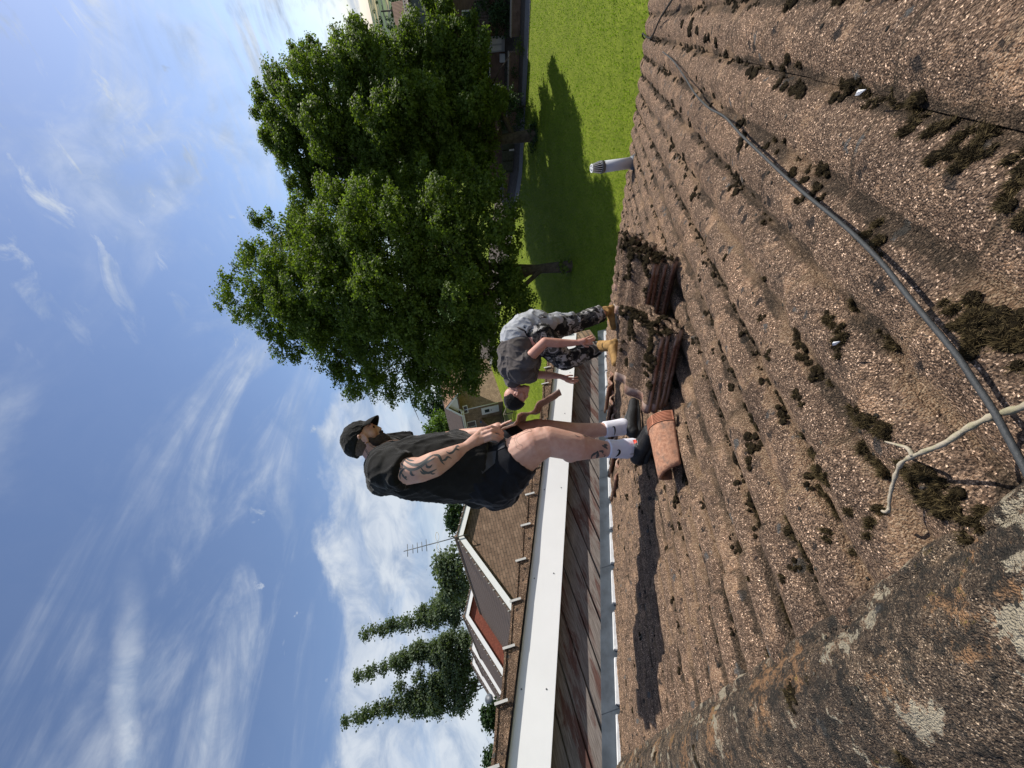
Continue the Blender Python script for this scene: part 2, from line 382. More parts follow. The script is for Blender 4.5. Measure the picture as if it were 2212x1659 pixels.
n = NB('camouflage'); f = n.noise(9.5, 3, .45, dist=.9); g2 = n.noise(13., 3, .45, dist=1.1)
c = n.ramp(f, [(0., (.012, .013, .015)), (.43, (.075, .072, .066)), (.52, (.34, .325, .32)), (.60, (.10, .098, .088))], 'CONSTANT')
c = n.mix(n.ramp(g2, [(0., 0.), (.58, 1.)], 'CONSTANT'), c, (.014, .015, .017)); n.col(c).rough(.9, .2); n.bump(n.noise(9, 5, .6), .3, .02); MT['camo'] = n.m
for k_ in ('cloth_black', 'cloth_black2', 'cloth_char'):
    b_ = [q for q in MT[k_].node_tree.nodes if q.type == 'BSDF_PRINCIPLED'][0]; b_.inputs['Sheen Weight'].default_value = .22; b_.inputs['Sheen Roughness'].default_value = .35
def leafmat(name, a, b, tr=.35):
    n = NB(name); gi = n.t.nodes.new('ShaderNodeNewGeometry'); f = n.noise(.55, 4, .6)
    at_ = n.t.nodes.new('ShaderNodeAttribute'); at_.attribute_name = 'leaf'
    cc = n.mix(n.mth('MULTIPLY', n.mth('ADD', f, at_.outputs['Fac']), .5), a, b)
    n.col(cc).rough(.58, .18)
    tl = n.t.nodes.new('ShaderNodeBsdfTranslucent'); n.L(n.mix(1., cc, (1.5, 1.7, .6), 'MULTIPLY'), tl.inputs[0])
    ms = n.t.nodes.new('ShaderNodeMixShader'); ms.inputs[0].default_value = tr
    n.L(n.b.outputs[0], ms.inputs[1]); n.L(tl.outputs[0], ms.inputs[2]); n.L(ms.outputs[0], n.out.inputs[0]); return n.m
MT['leaf'] = leafmat('maple_leaves', (.034, .064, .014), (.175, .225, .042), .42)
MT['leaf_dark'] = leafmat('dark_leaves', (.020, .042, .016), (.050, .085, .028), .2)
MT['leaf_blue'] = leafmat('poplar_leaves', (.060, .085, .050), (.14, .175, .105), .3)
MT['leaf_light'] = leafmat('light_leaves', (.07, .12, .02), (.14, .21, .05), .3)
mm('bark', (.075, .060, .048), .95, 5, .4, .8, 30)
n = NB('lawn'); f = n.noise(1.3, 6, .6); f2 = n.noise(16, 6, .7, v=n.map((1, .55, 1)))
c = n.ramp(f, [(.3, (.125, .175, .012)), (.7, (.195, .250, .022))]); c = n.mix(n.rng(f2, .3, .75), n.mix(1., c, (.5, .55, .45), 'MULTIPLY'), n.mix(1., c, (1.45, 1.35, 1.3), 'MULTIPLY'))
pos = n.sepx(); far = n.rng(pos[0], 75, 140)
fv = n.vor(.011, out='Color'); fs = n.sepx(fv)
fld = n.ramp(fs[0], [(0., (.05, .10, .02)), (.3, (.10, .15, .04)), (.5, (.30, .25, .10)), (.65, (.07, .12, .03)), (.85, (.17, .18, .06))], 'CONSTANT')
hed = n.rng(n.vor(.011, feat='DISTANCE_TO_EDGE'), .0, .06); wd = n.rng(n.noise(.02, 6, .65), .50, .56)
fld = n.mix(hed, (.018, .035, .014), fld); fld = n.mix(wd, fld, (.020, .040, .016))
n.col(n.mix(far, c, fld)).rough(.9, .15); n.bump(n.noise(26, 7, .75), .9, .05); MT['lawn'] = n.m
MT['blade'] = leafmat('grass_blades', (.08, .14, .010), (.20, .28, .025), .4)
# ------------------------------------------------------------------ ground
def grid_mesh(name, xs, ys, fz, mat):
    vs_ = [(x, y, fz(x, y)) for x in xs for y in ys]; ny = len(ys)
    fs = [(i*ny+j, (i+1)*ny+j, (i+1)*ny+j+1, i*ny+j+1) for i in range(len(xs)-1) for j in range(ny-1)]
    return mesh_py(name, vs_, fs, mat, None, True)
def terr(x, y):
    z = ground(x, y); r = math.hypot(x, y)
    if r > 250:
        t = min(1., (r-250)/1500.); t = t*t*(3-2*t)
        z += t*(34.6+CZ-8.5) + t*2.2*noise.noise(Vector((x/500, y/500, 0)))
    return z
xs = sorted(set([round(v, 2) for v in np.concatenate([np.linspace(-60, 80, 71), np.linspace(80, 400, 41), np.linspace(400, 3200, 41), -np.linspace(60, 3000, 25)])]))
ys = sorted(set([round(v, 2) for v in np.concatenate([np.linspace(-60, 90, 76), np.linspace(90, 500, 30), np.linspace(500, 3200, 31), -np.linspace(60, 3000, 31)])]))
tag(grid_mesh('ground', xs, ys, terr, MT['lawn']), kind='structure')
# the lawn's far edge, the footpath beyond it, in a frame turned to follow them
E0 = Vector((28.3, -1.1, 0)); EX = Vector((.30, .954, 0)).normalized(); EN = Vector((.954, -.30, 0)).normalized()
def ef(a, b, z=0.): P = E0+EX*a+EN*b; return Vector((P.x, P.y, z+ground(P.x, P.y)))
def strip(name, a0, a1, b0, b1, dz, mat, n=40, wob=0.):
    v, f = [], []
    for i in range(n+1):
        a = a0+(a1-a0)*i/n; k = wob*(noise.noise(Vector((a*.5, 3.1, 0)))+.5*noise.noise(Vector((a*2.1, 7.1, 0))))
        v += [ef(a, b0+k, dz), ef(a, (b0+b1)/2, dz), ef(a, b1, dz)]
    for i in range(n):
        for j in (0, 1): f.append((3*i+j, 3*i+j+1, 3*i+4+j, 3*i+3+j))
    return mesh_py(name, v, f, mat)
tag(strip('footpath', -30, 60, 0., .9, .035, MT['path'], 200, .12), kind='structure')
tag(strip('soil_strip', -30, 60, .9, 7., .02, MT['bark'], 60), kind='structure')

# grass tufts over the part of the lawn the roof edge leaves in view
def grass():
    v, f = [], []
    N = 52000; k = 0
    while k < N:
        u = rng.random()
        a = R(-12+78*rng.random()); d = 12 + 24*rng.random()**.9
        x, y = d*math.cos(a), d*math.sin(a)
        q = Vector((x, y, 0))-E0
        if q.dot(EN) > -.02: continue
        if y > 24: continue
        h = .045+.05*rng.random(); th = rng.random()*6.283; wv = .010+.012*rng.random(); z = ground(x, y)
        lx, ly = (rng.random()-.5)*.07, (rng.random()-.5)*.07; b = len(v)
        c, s = math.cos(th)*wv, math.sin(th)*wv
        v += [(x-c, y-s, z-.01), (x+c, y+s, z-.01), (x+lx, y+ly, z+h)]; f.append((b, b+1, b+2)); k += 1
    o = mesh_py('grass_blades', v, f, MT['blade']); tag(o, kind='stuff')
    at_ = o.data.attributes.new('leaf', 'FLOAT', 'FACE'); at_.data.foreach_set('value', rng.random(len(f)).astype(np.float32))
grass()

# ------------------------------------------------------------------ the roof the photographer sits on
PER = .147; PH = .125; GA = .345                 # roll spacing, phase, course gauge
RY0, RY1 = -3.2, 3.69
def roll(y):
    u = (((y-PH)/PER) % 1.); u = u**.85
    a = .5-.5*math.cos(2*math.pi*u); k = a**.75
    q = ((y-PH)/(2*PER)) % 1.
    joint = -.007 if q < .035 else 0.
    joint -= .005*math.exp(-(min(u, 1-u)/.07)**2)
    return .025*k + joint
def course(s):
    u = ((s-.20)/GA) % 1.; c = math.floor((s-.20)/GA); return u, c
def roof_h(s, y):
    u, c = course(s)
    jig = .005*noise.noise(Vector((c*3.7, math.floor((y-PH)/(2*PER))*5.3, 1.)))
    yy = y
    return roll(yy) - .017*(1-u) + jig + .0035*noise.noise(Vector((s*22, y*22, 0))) + .0018*noise.noise(Vector((s*70, y*70, 5)))
def roof_surface():
    ys_ = sorted(set([round(v_, 4) for v_ in list(np.arange(-2.2, 3.68, .0105)) + [PH+2*PER*k+e_ for k in range(-8, 13) for e_ in (-.0004, .0004, .0100, .0112)] if -2.2 <= v_ < 3.685])) + [3.69]
    ss = []
    s = .17
    while s < 5.25:
        ss.append(s); s += .012 if s < 1.2 else .0175
    # sharp lower edges of each course
    for c in range(0, 16):
        e = .20+GA*c
        ss += [e-.0005, e+.0005] if e < 5.24 else []
    ss = sorted(x for x in ss if x <= 5.25)+[5.25]
    A = [(s, y) for s in ss for y in ys_]; ny = len(ys_)
    v = [rp(s, y, roof_h(s, y)) for s, y in A]
    fs = [(i*ny+j, (i+1)*ny+j, (i+1)*ny+j+1, i*ny+j+1) for i in range(len(ss)-1) for j in range(ny-1)]
    # thickness at the eave and at the wall side
    b = len(v); n = len(ss)
    v += [rp(5.25, y, roof_h(5.25, y)-.018) for y in ys_]
    fs += [((n-1)*ny+j, b+j, b+j+1, (n-1)*ny+j+1) for j in range(ny-1)]
    b = len(v); v += [rp(s, 3.69, -.05) for s in ss]
    fs += [(i*ny+ny-1, (i+1)*ny+ny-1, b+i+1, b+i) for i in range(n-1)]
    return v, fs
house = thing('brick_house', 'near house whose mossy brown tile roof fills the foreground', 'house', (0, 0, 0))
v, f = roof_surface()
rs_o = mesh_py('roof_slope', v, f, MT['roof'], house, True); rs_o.data.set_sharp_from_angle(angle=R(48))
va_ = rs_o.data.attributes.new('valley', 'FLOAT', 'POINT'); vals = []
for p_ in v:
    s_, y_ = p_.dot(SL)-EYE.dot(SL), p_.y; u_ = ((y_-PH)/PER) % 1.; uc_, _ = course(s_); k_ = math.exp(-(min(u_, 1-u_)/.17)**2); vals.append(max(k_, .75*math.exp(-((1-uc_)/.06)**2), .6*math.exp(-(uc_/.10)**2)))
va_.data.foreach_set('value', np.array(vals, dtype=np.float32))
AP = Vector((-.05, 0, CZ-.523))                 # ridge line (x, z)
def half(P0, P1, rad, ang0, ang1, n, flare=0.):
    out = []
    for P, r in ((P0, rad), (P1, rad+flare)):
        out.append([P+Vector((math.sin(a)*r, 0, math.cos(a)*r)) for a in np.linspace(ang0, ang1, n)])
    return out
# other slope, hidden behind the ridge
bm = bmesh.new(); add_prism(bm, [(-.05, RY0, CZ-.54), (-4.85, RY0, CZ-.54-4.8*.4348), (-4.85, RY0, CZ-.60-4.8*.4348), (-.05, RY0, CZ-.60)], (0, RY1-RY0, 0)); from_bm('rear_roof_slope', bm, MT['far_tiles'], house)
bm = bmesh.new(); add_prism(bm, [(-4.5, RY0+.2, 0), (4.5, RY0+.2, 0), (4.5, RY0+.2, CZ-2.72), (0, RY0+.2, CZ-.72), (-4.5, RY0+.2, CZ-2.72)], (0, RY1-RY0-.3, 0)); from_bm('wall', bm, MT['brick'], house)
y = -.62-.45*4
k = 0
while y < 3.55:
    y1 = min(y+.452, 3.69); L_ = y1-y
    na, nl = 110, int(L_/(.005 if y < 1.6 else .012))
    vv, ff = [], []
    for j in range(nl+1):
        yy = y+L_*j/nl
        for i in range(na+1):
            a = -1.62+3.24*i/na
            r = .132 + .006*(j/nl) + .005*noise.noise(Vector((a*2.2, yy*5, k)))+.005*noise.noise(Vector((a*5, yy*26, k)))+.0034*noise.noise(Vector((a*11, yy*70, k)))+.0026*noise.noise(Vector((a*28, yy*190, k)))
            vv.append(Vector((AP.x+math.sin(a)*r, yy, AP.z-.085+math.cos(a)*r)))
    for j in range(nl):
        for i in range(na): b = j*(na+1)+i; ff.append((b, b+1, b+na+2, b+na+1))
    # end face
    b = len(vv); vv += [Vector((AP.x+math.sin(-1.62+3.24*i/na)*.115, y1, AP.z-.085+math.cos(-1.62+3.24*i/na)*.115)) for i in range(na+1)]
    for i in range(na): ff.append((nl*(na+1)+i, nl*(na+1)+i+1, b+i+1, b+i))
    o = mesh_py('ridge_tile', vv, ff, MT['ridge'], house, True)
    y += .45; k += 1
# mortar bed along the ridge foot
bm = bmesh.new()
pts = [Vector((AP.x+.128+.006*noise.noise(Vector((y_*6, 0, 0))), y_, AP.z-.062+.004*noise.noise(Vector((y_*9, 4, 0))))) for y_ in np.arange(RY0, 3.7, .04)]
add_tube(bm, pts, [.020+.006*noise.noise(Vector((p.y*14, 0, 9))) for p in pts], 8); from_bm('ridge_mortar', bm, MT['ridge'], house, True)
# eaves gutter below the last course
bm = bmesh.new(); g0 = rp(5.30, 0, -.075); n_ = 10
vv, ff = [], []
for yy in (RY0, 3.62):
    for i in range(n_+1): a = math.pi*(1+i/n_); vv.append(Vector((g0.x+.055*math.cos(a), yy, g0.z+.055*math.sin(a))))
    for i in range(n_+1): a = math.pi*(2-i/n_); vv.append(Vector((g0.x+.051*math.cos(a), yy, g0.z+.051*math.sin(a))))
m_ = 2*(n_+1)
ff = [(i, (i+1) % m_, m_+(i+1) % m_, m_+i) for i in range(m_)]
mesh_py('gutter', vv, ff, MT['black'], house)

# soil vent pipe standing through the tiles near the eave
PB = rp(4.705, 1.10, .0)
pt = thing('vent_pipe', 'grey plastic soil vent pipe with a cage cap standing near the eave', 'vent pipe', PB)
tube_obj('pipe', [PB+Vector((0, 0, -.06)), PB+Vector((-.006, 0, .36))], [.055, .055], MT['plastic_grey'], pt, 28)
tube_obj('collar', [PB+Vector((-.006, 0, .35)), PB+Vector((-.0062, 0, .385))], [.060, .060], MT['cage_grey'], pt, 28)
bm = bmesh.new()
for k in range(16):
    a = 2*math.pi*k/16; d = Vector((math.cos(a), math.sin(a), 0))
    add_tube(bm, [PB+Vector((-.006, 0, .385))+d*.056, PB+Vector((-.007, 0, .475))+d*.036], .0032, 5)
from_bm('cage', bm, MT['plastic_white'], pt)
bm = bmesh.new()
c0 = PB+Vector((-.007, 0, .478))
ring = [c0+Vector((math.cos(a), math.sin(a), 0))*.036 for a in np.linspace(0, 2*math.pi, 25)]
add_tube(bm, ring, .006, 6, False)
for k in range(6): a = 2*math.pi*k/6; add_tube(bm, [c0, c0+Vector((math.cos(a), math.sin(a), 0))*.036], .0045, 5)
add_tube(bm, [c0-Vector((0, 0, .003)), c0+Vector((0, 0, .006))], .011, 10)
from_bm('cap', bm, MT['plastic_white'], pt)
tube_obj('cage_shade_fill', [PB+Vector((-.006, 0, .37)), PB+Vector((-.006, 0, .44))], [.050, .038], MT['black'], pt, 20)  # black plug stands in for the shade inside the hollow cage
tube_obj('flashing', [PB+Vector((0, 0, -.03)), PB+Vector((0, 0, .045))], [.085, .060], MT['lead'], pt, 24)

# ------------------------------------------------------------------ the next house of the row, stepped up: its verge faces us
TN = .4348
nb = thing('terrace_house', 'next house in the row with white bargeboard over peeling red boards, above the near roof', 'house', (0, 0, 0))
XE = 4.78
def zl(x, off): return CZ + off - TN*x
def slab(bm, x0, x1, o0, o1, y0, y1):
    add_prism(bm, [(x0, y0, zl(x0, o0)), (x1, y0, zl(x1, o0)), (x1, y0, zl(x1, o1)), (x0, y0, zl(x0, o1))], (0, y1-y0, 0))
def mirror_x(bm, cx):
    g = bmesh.ops.duplicate(bm, geom=bm.verts[:]+bm.edges[:]+bm.faces[:])
    vs_ = [e for e in g['geom'] if isinstance(e, bmesh.types.BMVert)]
    for v_ in vs_: v_.co.x = 2*cx-v_.co.x
    bmesh.ops.reverse_faces(bm, faces=[e for e in g['geom'] if isinstance(e, bmesh.types.BMFace)])
bm = bmesh.new(); slab(bm, -.05, XE, .285, -.026, 3.65, 3.675); mirror_x(bm, -.05)
bmesh.ops.recalc_face_normals(bm, faces=bm.faces[:])
from_bm('bargeboard', bm, MT['white_board'], nb)
bm = bmesh.new(); slab(bm, -.05, XE-.02, .02, -.005, 3.678, 3.77); from_bm('soffit', bm, MT['white_board'], nb)
for x in (.55, 1.3, 2.15, 3.1, 3.9):
    for o_ in (.215, .035): c_ = Vector((x+.1*rng.random(), 3.649, zl(x, o_))); tube_obj('nail', [c_, c_+Vector((0, -.002, 0))], .006, MT['cage_grey'], nb, 8)
bm = bmesh.new()                                 # lapped boards of the gable
BH = .142; k = 0
z = CZ+.2
while z > CZ-2.6:
    zb = z-BH
    x0 = (CZ-.47-z)/TN; x1 = min((CZ+.03-zb)/TN, XE-.25)
    x0 = max(x0, -2.5)
    if x1 > x0+.05:
        e_ = .006*noise.noise(Vector((k*3.3, 0, 0)))
        P = [(x0, 3.800+e_, zb), (x0, 3.822, z-.006), (x0, 3.835, z-.006), (x0, 3.822, z-.014), (x0, 3.822, z), (x0, 3.86, z), (x0, 3.86, zb)]
        P = [(x0, 3.762+e_, zb), (x0, 3.774+e_, z-.012), (x0, 3.796, z-.010), (x0, 3.798, z), (x0, 3.87, z), (x0, 3.87, zb)]
        add_prism(bm, P, (x1-x0, 0, 0))
    z -= BH; k += 1
bmesh.ops.recalc_face_normals(bm, faces=bm.faces[:])
from_bm('cladding', bm, MT['timber'], nb)
bm = bmesh.new()                                 # stepped lead flashing at the foot of the boards
s = -.1; k = 0
while s*math.cos(TH) < XE-.35:
    L_ = .42+.12*rng.random(); x0 = s*math.cos(TH); x1 = (s+L_+.03)*math.cos(TH); yo = 3.744-.006*(k % 2)
    t0 = -.405+.012*noise.noise(Vector((k*1.7, 2, 0)))
    add_prism(bm, [(x0, yo, zl(x0, t0)), (x1, yo-.004, zl(x1, t0+.002)), (x1, yo-.004, zl(x1, -.56)), (x0, yo, zl(x0, -.56))], (0, .012, 0))
    s += L_; k += 1
bmesh.ops.recalc_face_normals(bm, faces=bm.faces[:])
from_bm('lead_flashing', bm, MT['lead'], nb)
for c in range(0, 15):
    s0 = .20+GA*c; L_ = GA*(.72+.2*rng.random())
    if 8 <= c <= 9: continue
    bm = bmesh.new(); o_ = rp(s0+.06, 3.712, .004+.012*rng.random())
    add_box(bm, o_+SL*(L_/2), L_, .045, .050, Matrix((SL, Vector((0, 1, 0)), NR)).transposed()); from_bm('mortar_fillet', bm, MT['white_mortar'], nb)
bm = bmesh.new()                                 # verge: tile ends bedded in mortar
nc = int(XE/math.cos(TH)/GA)+2
for c in range(nc):
    x0 = -.05+GA*math.cos(TH)*c; x1 = min(x0+GA*math.cos(TH), XE+.04)
    if x1 <= x0: break
    slab(bm, x0, x1, .395+.010, .300, 3.612+.003*rng.random(), 3.75)
    # the tile's own edge on top, lifted at its lower end
    add_prism(bm, [(x0-.03, 3.606, zl(x0, .388)), (x1+.012, 3.606, zl(x1, .405)), (x1+.012, 3.606, zl(x1, .424)), (x0-.03, 3.606, zl(x0, .404))], (0, .30, 0))
for v_ in bm.verts: v_.co += Vector((0, .006*noise.noise(v_.co*9), .006*noise.noise(v_.co*7+Vector((5, 0, 0)))))
bmesh.ops.recalc_face_normals(bm, faces=bm.faces[:])
from_bm('verge', bm, MT['tile_old'], nb)
bm = bmesh.new(); slab(bm, -.05, XE, .300, .286, 3.62, 3.76); from_bm('verge_gap_shade', bm, MT['black'], nb)  # solid black strip painted as the shade in the gap under the verge
for c in range(nc):                              # metal verge clips
    x0 = -.05+GA*math.cos(TH)*c
    if not .2 < x0 < XE: continue
    b2 = bmesh.new(); add_box(b2, (x0, 3.600, zl(x0, .392)), .018, .008, .100)
    from_bm('verge_clip', b2, MT['clip'], nb)
bm = bmesh.new(); add_prism(bm, [(-.05, 3.75, zl(-.05, .36)), (XE+.05, 3.75, zl(XE+.05, .36)), (XE+.05, 3.75, zl(XE+.05, .385)), (-.05, 3.75, zl(-.05, .385))], (0, 6, 0)); mirror_x(bm, -.05); bmesh.ops.recalc_face_normals(bm, faces=bm.faces[:]); from_bm('roof', bm, MT['far_tiles'], nb)
bm = bmesh.new(); add_prism(bm, [(-4.6, 3.88, 0), (4.5, 3.88, 0), (4.5, 3.88, zl(4.5, .28)), (-.05, 3.88, zl(-.05, .28)), (-4.6, 3.88, zl(4.5, .28))], (0, 6, 0)); from_bm('wall', bm, MT['brick'], nb)
bm = bmesh.new()
for yb in (3.60,): add_box(bm, (XE+.08, yb+3, zl(XE, .14)), .11, 6., .11)
bmesh.ops.bevel(bm, geom=bm.edges[:], offset=.012, segments=2, affect='EDGES'); from_bm('gutter', bm, MT['plastic_white'], nb)
box_obj('eaves_box', (XE-.10, 3.72, zl(XE, -.12)), (.26, .12, .30), MT['brick'], nb)
# ------------------------------------------------------------------ loose roof tiles
def tile_geo(u, v_, Wd=.33, Ln=.42, T=.019, nx=22, ny=8, wav=.021, seed=0, prof=None):
    """u: length direction, v_: width direction; returns verts relative to the corner, faces, material index"""
    n_ = u.cross(v_).normalized()
    if n_.z < 0: n_ = -n_
    V, F, Mi = [], [], []
    for side in (0, 1):
        for j in range(ny+1):
            for i in range(nx+1):
                a = i/nx; z = wav*math.sin(2*math.pi*(a*2+.1)) - (T if side else 0) + .0015*noise.noise(Vector((a*9, j*.9, seed)))
                if a > .93: z = max(z, -.0)-.004
                if prof: z = float(np.interp(a, prof[0], prof[1])) - (T*(1+.25*noise.noise(Vector((a*11, 3, 2)))) if side else 0) + .002*noise.noise(Vector((a*13, j*1.9, seed)))
                e = .004*noise.noise(Vector((a*14, side, seed+4.))) if j in (0, ny) else 0
                V.append(u*(Ln*j/ny+e)+v_*(Wd*a)+n_*z)
    k = (nx+1)*(ny+1)
    for j in range(ny):
        for i in range(nx):
            b = j*(nx+1)+i; F.append((b, b+1, b+nx+2, b+nx+1)); Mi.append(0 if j > 0 else 1)
            b += k; F.append((b, b+nx+1, b+nx+2, b+1)); Mi.append(1)
    for i in range(nx):
        F.append((i, k+i, k+i+1, i+1)); Mi.append(1); b = ny*(nx+1)+i; F.append((b, b+1, k+b+1, k+b)); Mi.append(0)
    for j in range(ny):
        b = j*(nx+1); F.append((b, b+nx+1, k+b+nx+1, k+b)); Mi.append(1); b += nx; F.append((b, k+b, k+b+nx+1, b+nx+1)); Mi.append(1)
    return V, F, Mi
def make_tile(P, u, v_, label, group, name='roof_tile', **kw):
    V, F, Mi = tile_geo(u, v_, **kw)
    o = mesh_py(name, [P+q for q in V], F, MT['tile_old'], None, True)
    o.data.materials.append(MT['tile_clay']); o.data.polygons.foreach_set('material_index', Mi)
    cx = sum((p for p in V), Vector())/len(V)
    bm = bmesh.new(); bm.from_mesh(o.data); bmesh.ops.recalc_face_normals(bm, faces=bm.faces[:])
    bmesh.ops.transform(bm, matrix=Matrix.Translation(-P), verts=bm.verts[:]); bm.to_mesh(o.data); bm.free(); o.location = P
    for e in o.data.edges: pass
    return tag(o, label, 'roof tile', group, 'thing')
def stack(P1, P2, P3, n, labels, group, drop=.031, jig=.016, seed=0):
    u = (P2-P1).normalized(); v_ = (P3-P1); v_ = (v_-u*v_.dot(u)).normalized(); nn = u.cross(v_)
    if nn.z < 0: nn = -nn
    r2 = random.Random(seed)
    tops = None
    for k in range(n):
        a = R(r2.uniform(-3.2, 3.2)); tilt = u*math.cos(a)+v_*math.sin(a); vv = (v_*math.cos(a)-u*math.sin(a))
        P = P1 - nn*(drop*k) + u*r2.uniform(-jig, jig) + v_*r2.uniform(-jig, jig)
        if k == 0: P = P1.copy()
        make_tile(P, tilt, vv, labels(k), group, seed=seed+k)
    return u, v_, nn
ordn = ['topmost', 'second', 'third', 'fourth', 'fifth', 'sixth', 'seventh', 'eighth']
gA = 'roof tiles piled beside the terracotta ridge vent'; gB = 'roof tiles piled behind the first pile'; gC = 'roof tiles piled nearest the eave'
def low_surface(P): s, y = sy_of(P); return rp(s, y, roof_h(s, y))
A1 = at(766, 1402, 1.92); A2 = at(930, 1428, 1.70); A3 = at(868, 1334, 2.13)
fA = stack(A1, A1+(A2-A1).normalized()*.42, A3, 4, lambda k: f'{ordn[k]} mossy double-roll tile of the pile next to the terracotta ridge vent', gA, seed=3)
B1 = at(925, 1385, 2.12); B2 = at(1070, 1410, 1.90); B3 = at(985, 1322, 2.42)
fB = stack(B1, B2, B3, 5, lambda k: f'{ordn[k]} weathered tile of the middle pile, behind the pile by the ridge vent', gB, seed=13)
C1 = at(985, 1352, 2.70); C2 = at(1105, 1368, 2.42); C3 = at(1060, 1318, 3.05)
fC = stack(C1, C2, C3, 4, lambda k: f'{ordn[k]} tile of the far pile, nearest the eave and the boots', gC, seed=23)
# tiles stood on edge in the opened strip beside the wall
Ru, Rw = SL, Vector((0, 1, 0))
for k in range(5):
    P = rp(2.15+.30*k, 3.10+.03*(k % 2), .035+.010*k)
    make_tile(P, Vector((0, 1, 0)), (SL+NR*(-.10)).normalized(), ['first', 'second', 'third', 'fourth', 'fifth'][k]+' loose reddish tile along the wall past the shoes, counting down the slope', 'loose tiles lying beside the wall', seed=40+k, Ln=.40)

# ------------------------------------------------------------------ half-round terracotta ridge vent lying on the tiles
V1 = at(747, 1438, 1.86); V2 = at(640, 1462, 1.70)
s1, y1 = sy_of(V1); s2, y2 = sy_of(V2)
V1 = rp(s1, y1, .012); V2 = rp(s2, y2, .004)
ax = (V1-V2); LV = ax.length; ax.normalize(); up_ = (NR-ax*NR.dot(ax)).normalized(); sd_ = ax.cross(up_).normalized()
rv = thing('ridge_vent', 'half-round terracotta ridge vent with a slotted collar, lying by the black shoe', 'ridge vent', V2)
def arc_shell(t0, t1, r0, r1, a0, a1, T, na=28, nt=10, skew=0.):
    V, F = [], []
    for side in (0, 1):
        for j in range(nt+1):
            t = t0+(t1-t0)*j/nt; r = r0+(r1-r0)*j/nt - (T if side else 0)
            for i in range(na+1):
                a = a0+(a1-a0)*i/na
                q = t - (skew*(1-j/nt)*(1-abs(a)/1.57) if skew else 0)
                V.append(V2+ax*q+up_*(math.cos(a)*r+.02)+sd_*(math.sin(a)*r)+up_*(.0015*noise.noise(Vector((a*3, t*20, side)))))
    k = (na+1)*(nt+1)
    for j in range(nt):
        for i in range(na): b = j*(na+1)+i; F += [(b, b+1, b+na+2, b+na+1), (k+b, k+b+na+1, k+b+na+2, k+b+1)]
    for i in range(na): b = nt*(na+1)+i; F += [(i, k+i, k+i+1, i+1), (b, b+1, k+b+1, k+b)]
    for j in range(nt): b = j*(na+1); F += [(b, b+na+1, k+b+na+1, k+b)]; b += na; F += [(b, k+b, k+b+na+1, b+na+1)]
    return V, F
Vv, Ff = arc_shell(.0, LV-.045, .078, .094, -1.57, 1.57, .013, skew=.035); mesh_py('body', Vv, Ff, MT['terracotta'], rv, True)
for k in range(7):
    t = LV-.047+.0078*k; Vv, Ff = arc_shell(t, t+.0036, .0985, .0985, -1.5, 1.5, .012, nt=1)
    mesh_py('rib', Vv, Ff, MT['terra_clean'], rv)
Vv, Ff = arc_shell(LV-.047, LV+.002, .0915, .0915, -1.5, 1.5, .006, nt=1); mesh_py('collar', Vv, Ff, MT['black'], rv)  # black shell behind the ribs paints in the darkness of the slots
for a_ in (-1.52, -.5, .52, 1.50):
    Vv, Ff = arc_shell(LV-.048, LV+.004, .0995, .0995, a_-.03, a_+.03, .010, na=2, nt=1); mesh_py('bar', Vv, Ff, MT['terra_clean'], rv)

# ------------------------------------------------------------------ cables, twig, feathers
def pic(x, y): return (1659-y, x)                 # a 2212 x 1659 reading of the photograph, turned upright
def on_roof(x, y, h): return roof_hit(*pic(x, y), h)
cb = [on_roof(x, y, .045) for x, y in ((1432, 112), (1455, 132), (1480, 168), (1502, 203), (1530, 232), (1565, 252), (1600, 290), (1650, 338), (1700, 385), (1750, 428), (1800, 468), (1850, 512), (1905, 568), (1960, 638), (2015, 704), (2065, 765), (2105, 825), (2145, 885), (2180, 950), (2215, 1015), (2260, 1110))]
o = tube_obj('cable', smooth_path(cb, 5), .0034, MT['cable'], None, 10); tag(o, 'long grey aerial cable snaking down the mossy tiles towards the bottom edge', 'cable')
cb2 = [on_roof(x, y, .05) for x, y in ((1480, -40), (1450, 2), (1425, 42), (1405, 82))]+[rp(5.28, .10, .03), rp(5.36, .16, -.05), rp(5.37, .2, -.5)]
o = tube_obj('cable', smooth_path(cb2, 6), .006, MT['black'], None, 8); tag(o, 'short black cable running over the gutter at the picture edge', 'cable')
tw = thing('fallen_twig', 'pale lichen-covered forked twig lying on the tiles under the cable', 'twig', on_roof(2040, 960, .04))
st = [on_roof(x, y, h) for x, y, h in ((2290, 838, .05), (2212, 878, .045), (2150, 897, .04), (2090, 925, .05), (2040, 958, .055), (1985, 980, .055), (1948, 1000, .05), (1932, 1035, .045), (1922, 1075, .04), (1920, 1108, .035))]
tube_obj('stem', smooth_path(st, 5), [.0041-.0021*i/45+.0007*math.sin(i*1.9)+.0004*math.sin(i*4.7) for i in range(46)], MT['twig'], tw, 9)
st2 = [on_roof(x, y, h) for x, y, h in ((1972, 985, .055), (1960, 968, .057), (1935, 960, .055), (1912, 954, .05))]
tube_obj('side_shoot', smooth_path(st2, 4), [.0030-.0018*i/12 for i in range(13)], MT['twig'], tw, 7)
st3 = [on_roof(x, y, h) for x, y, h in ((1921, 1098, .037), (1914, 1106, .037), (1906, 1104, .036))]
tube_obj('tip', smooth_path(st3, 3), [.0022]*7, MT['twig'], tw, 6)
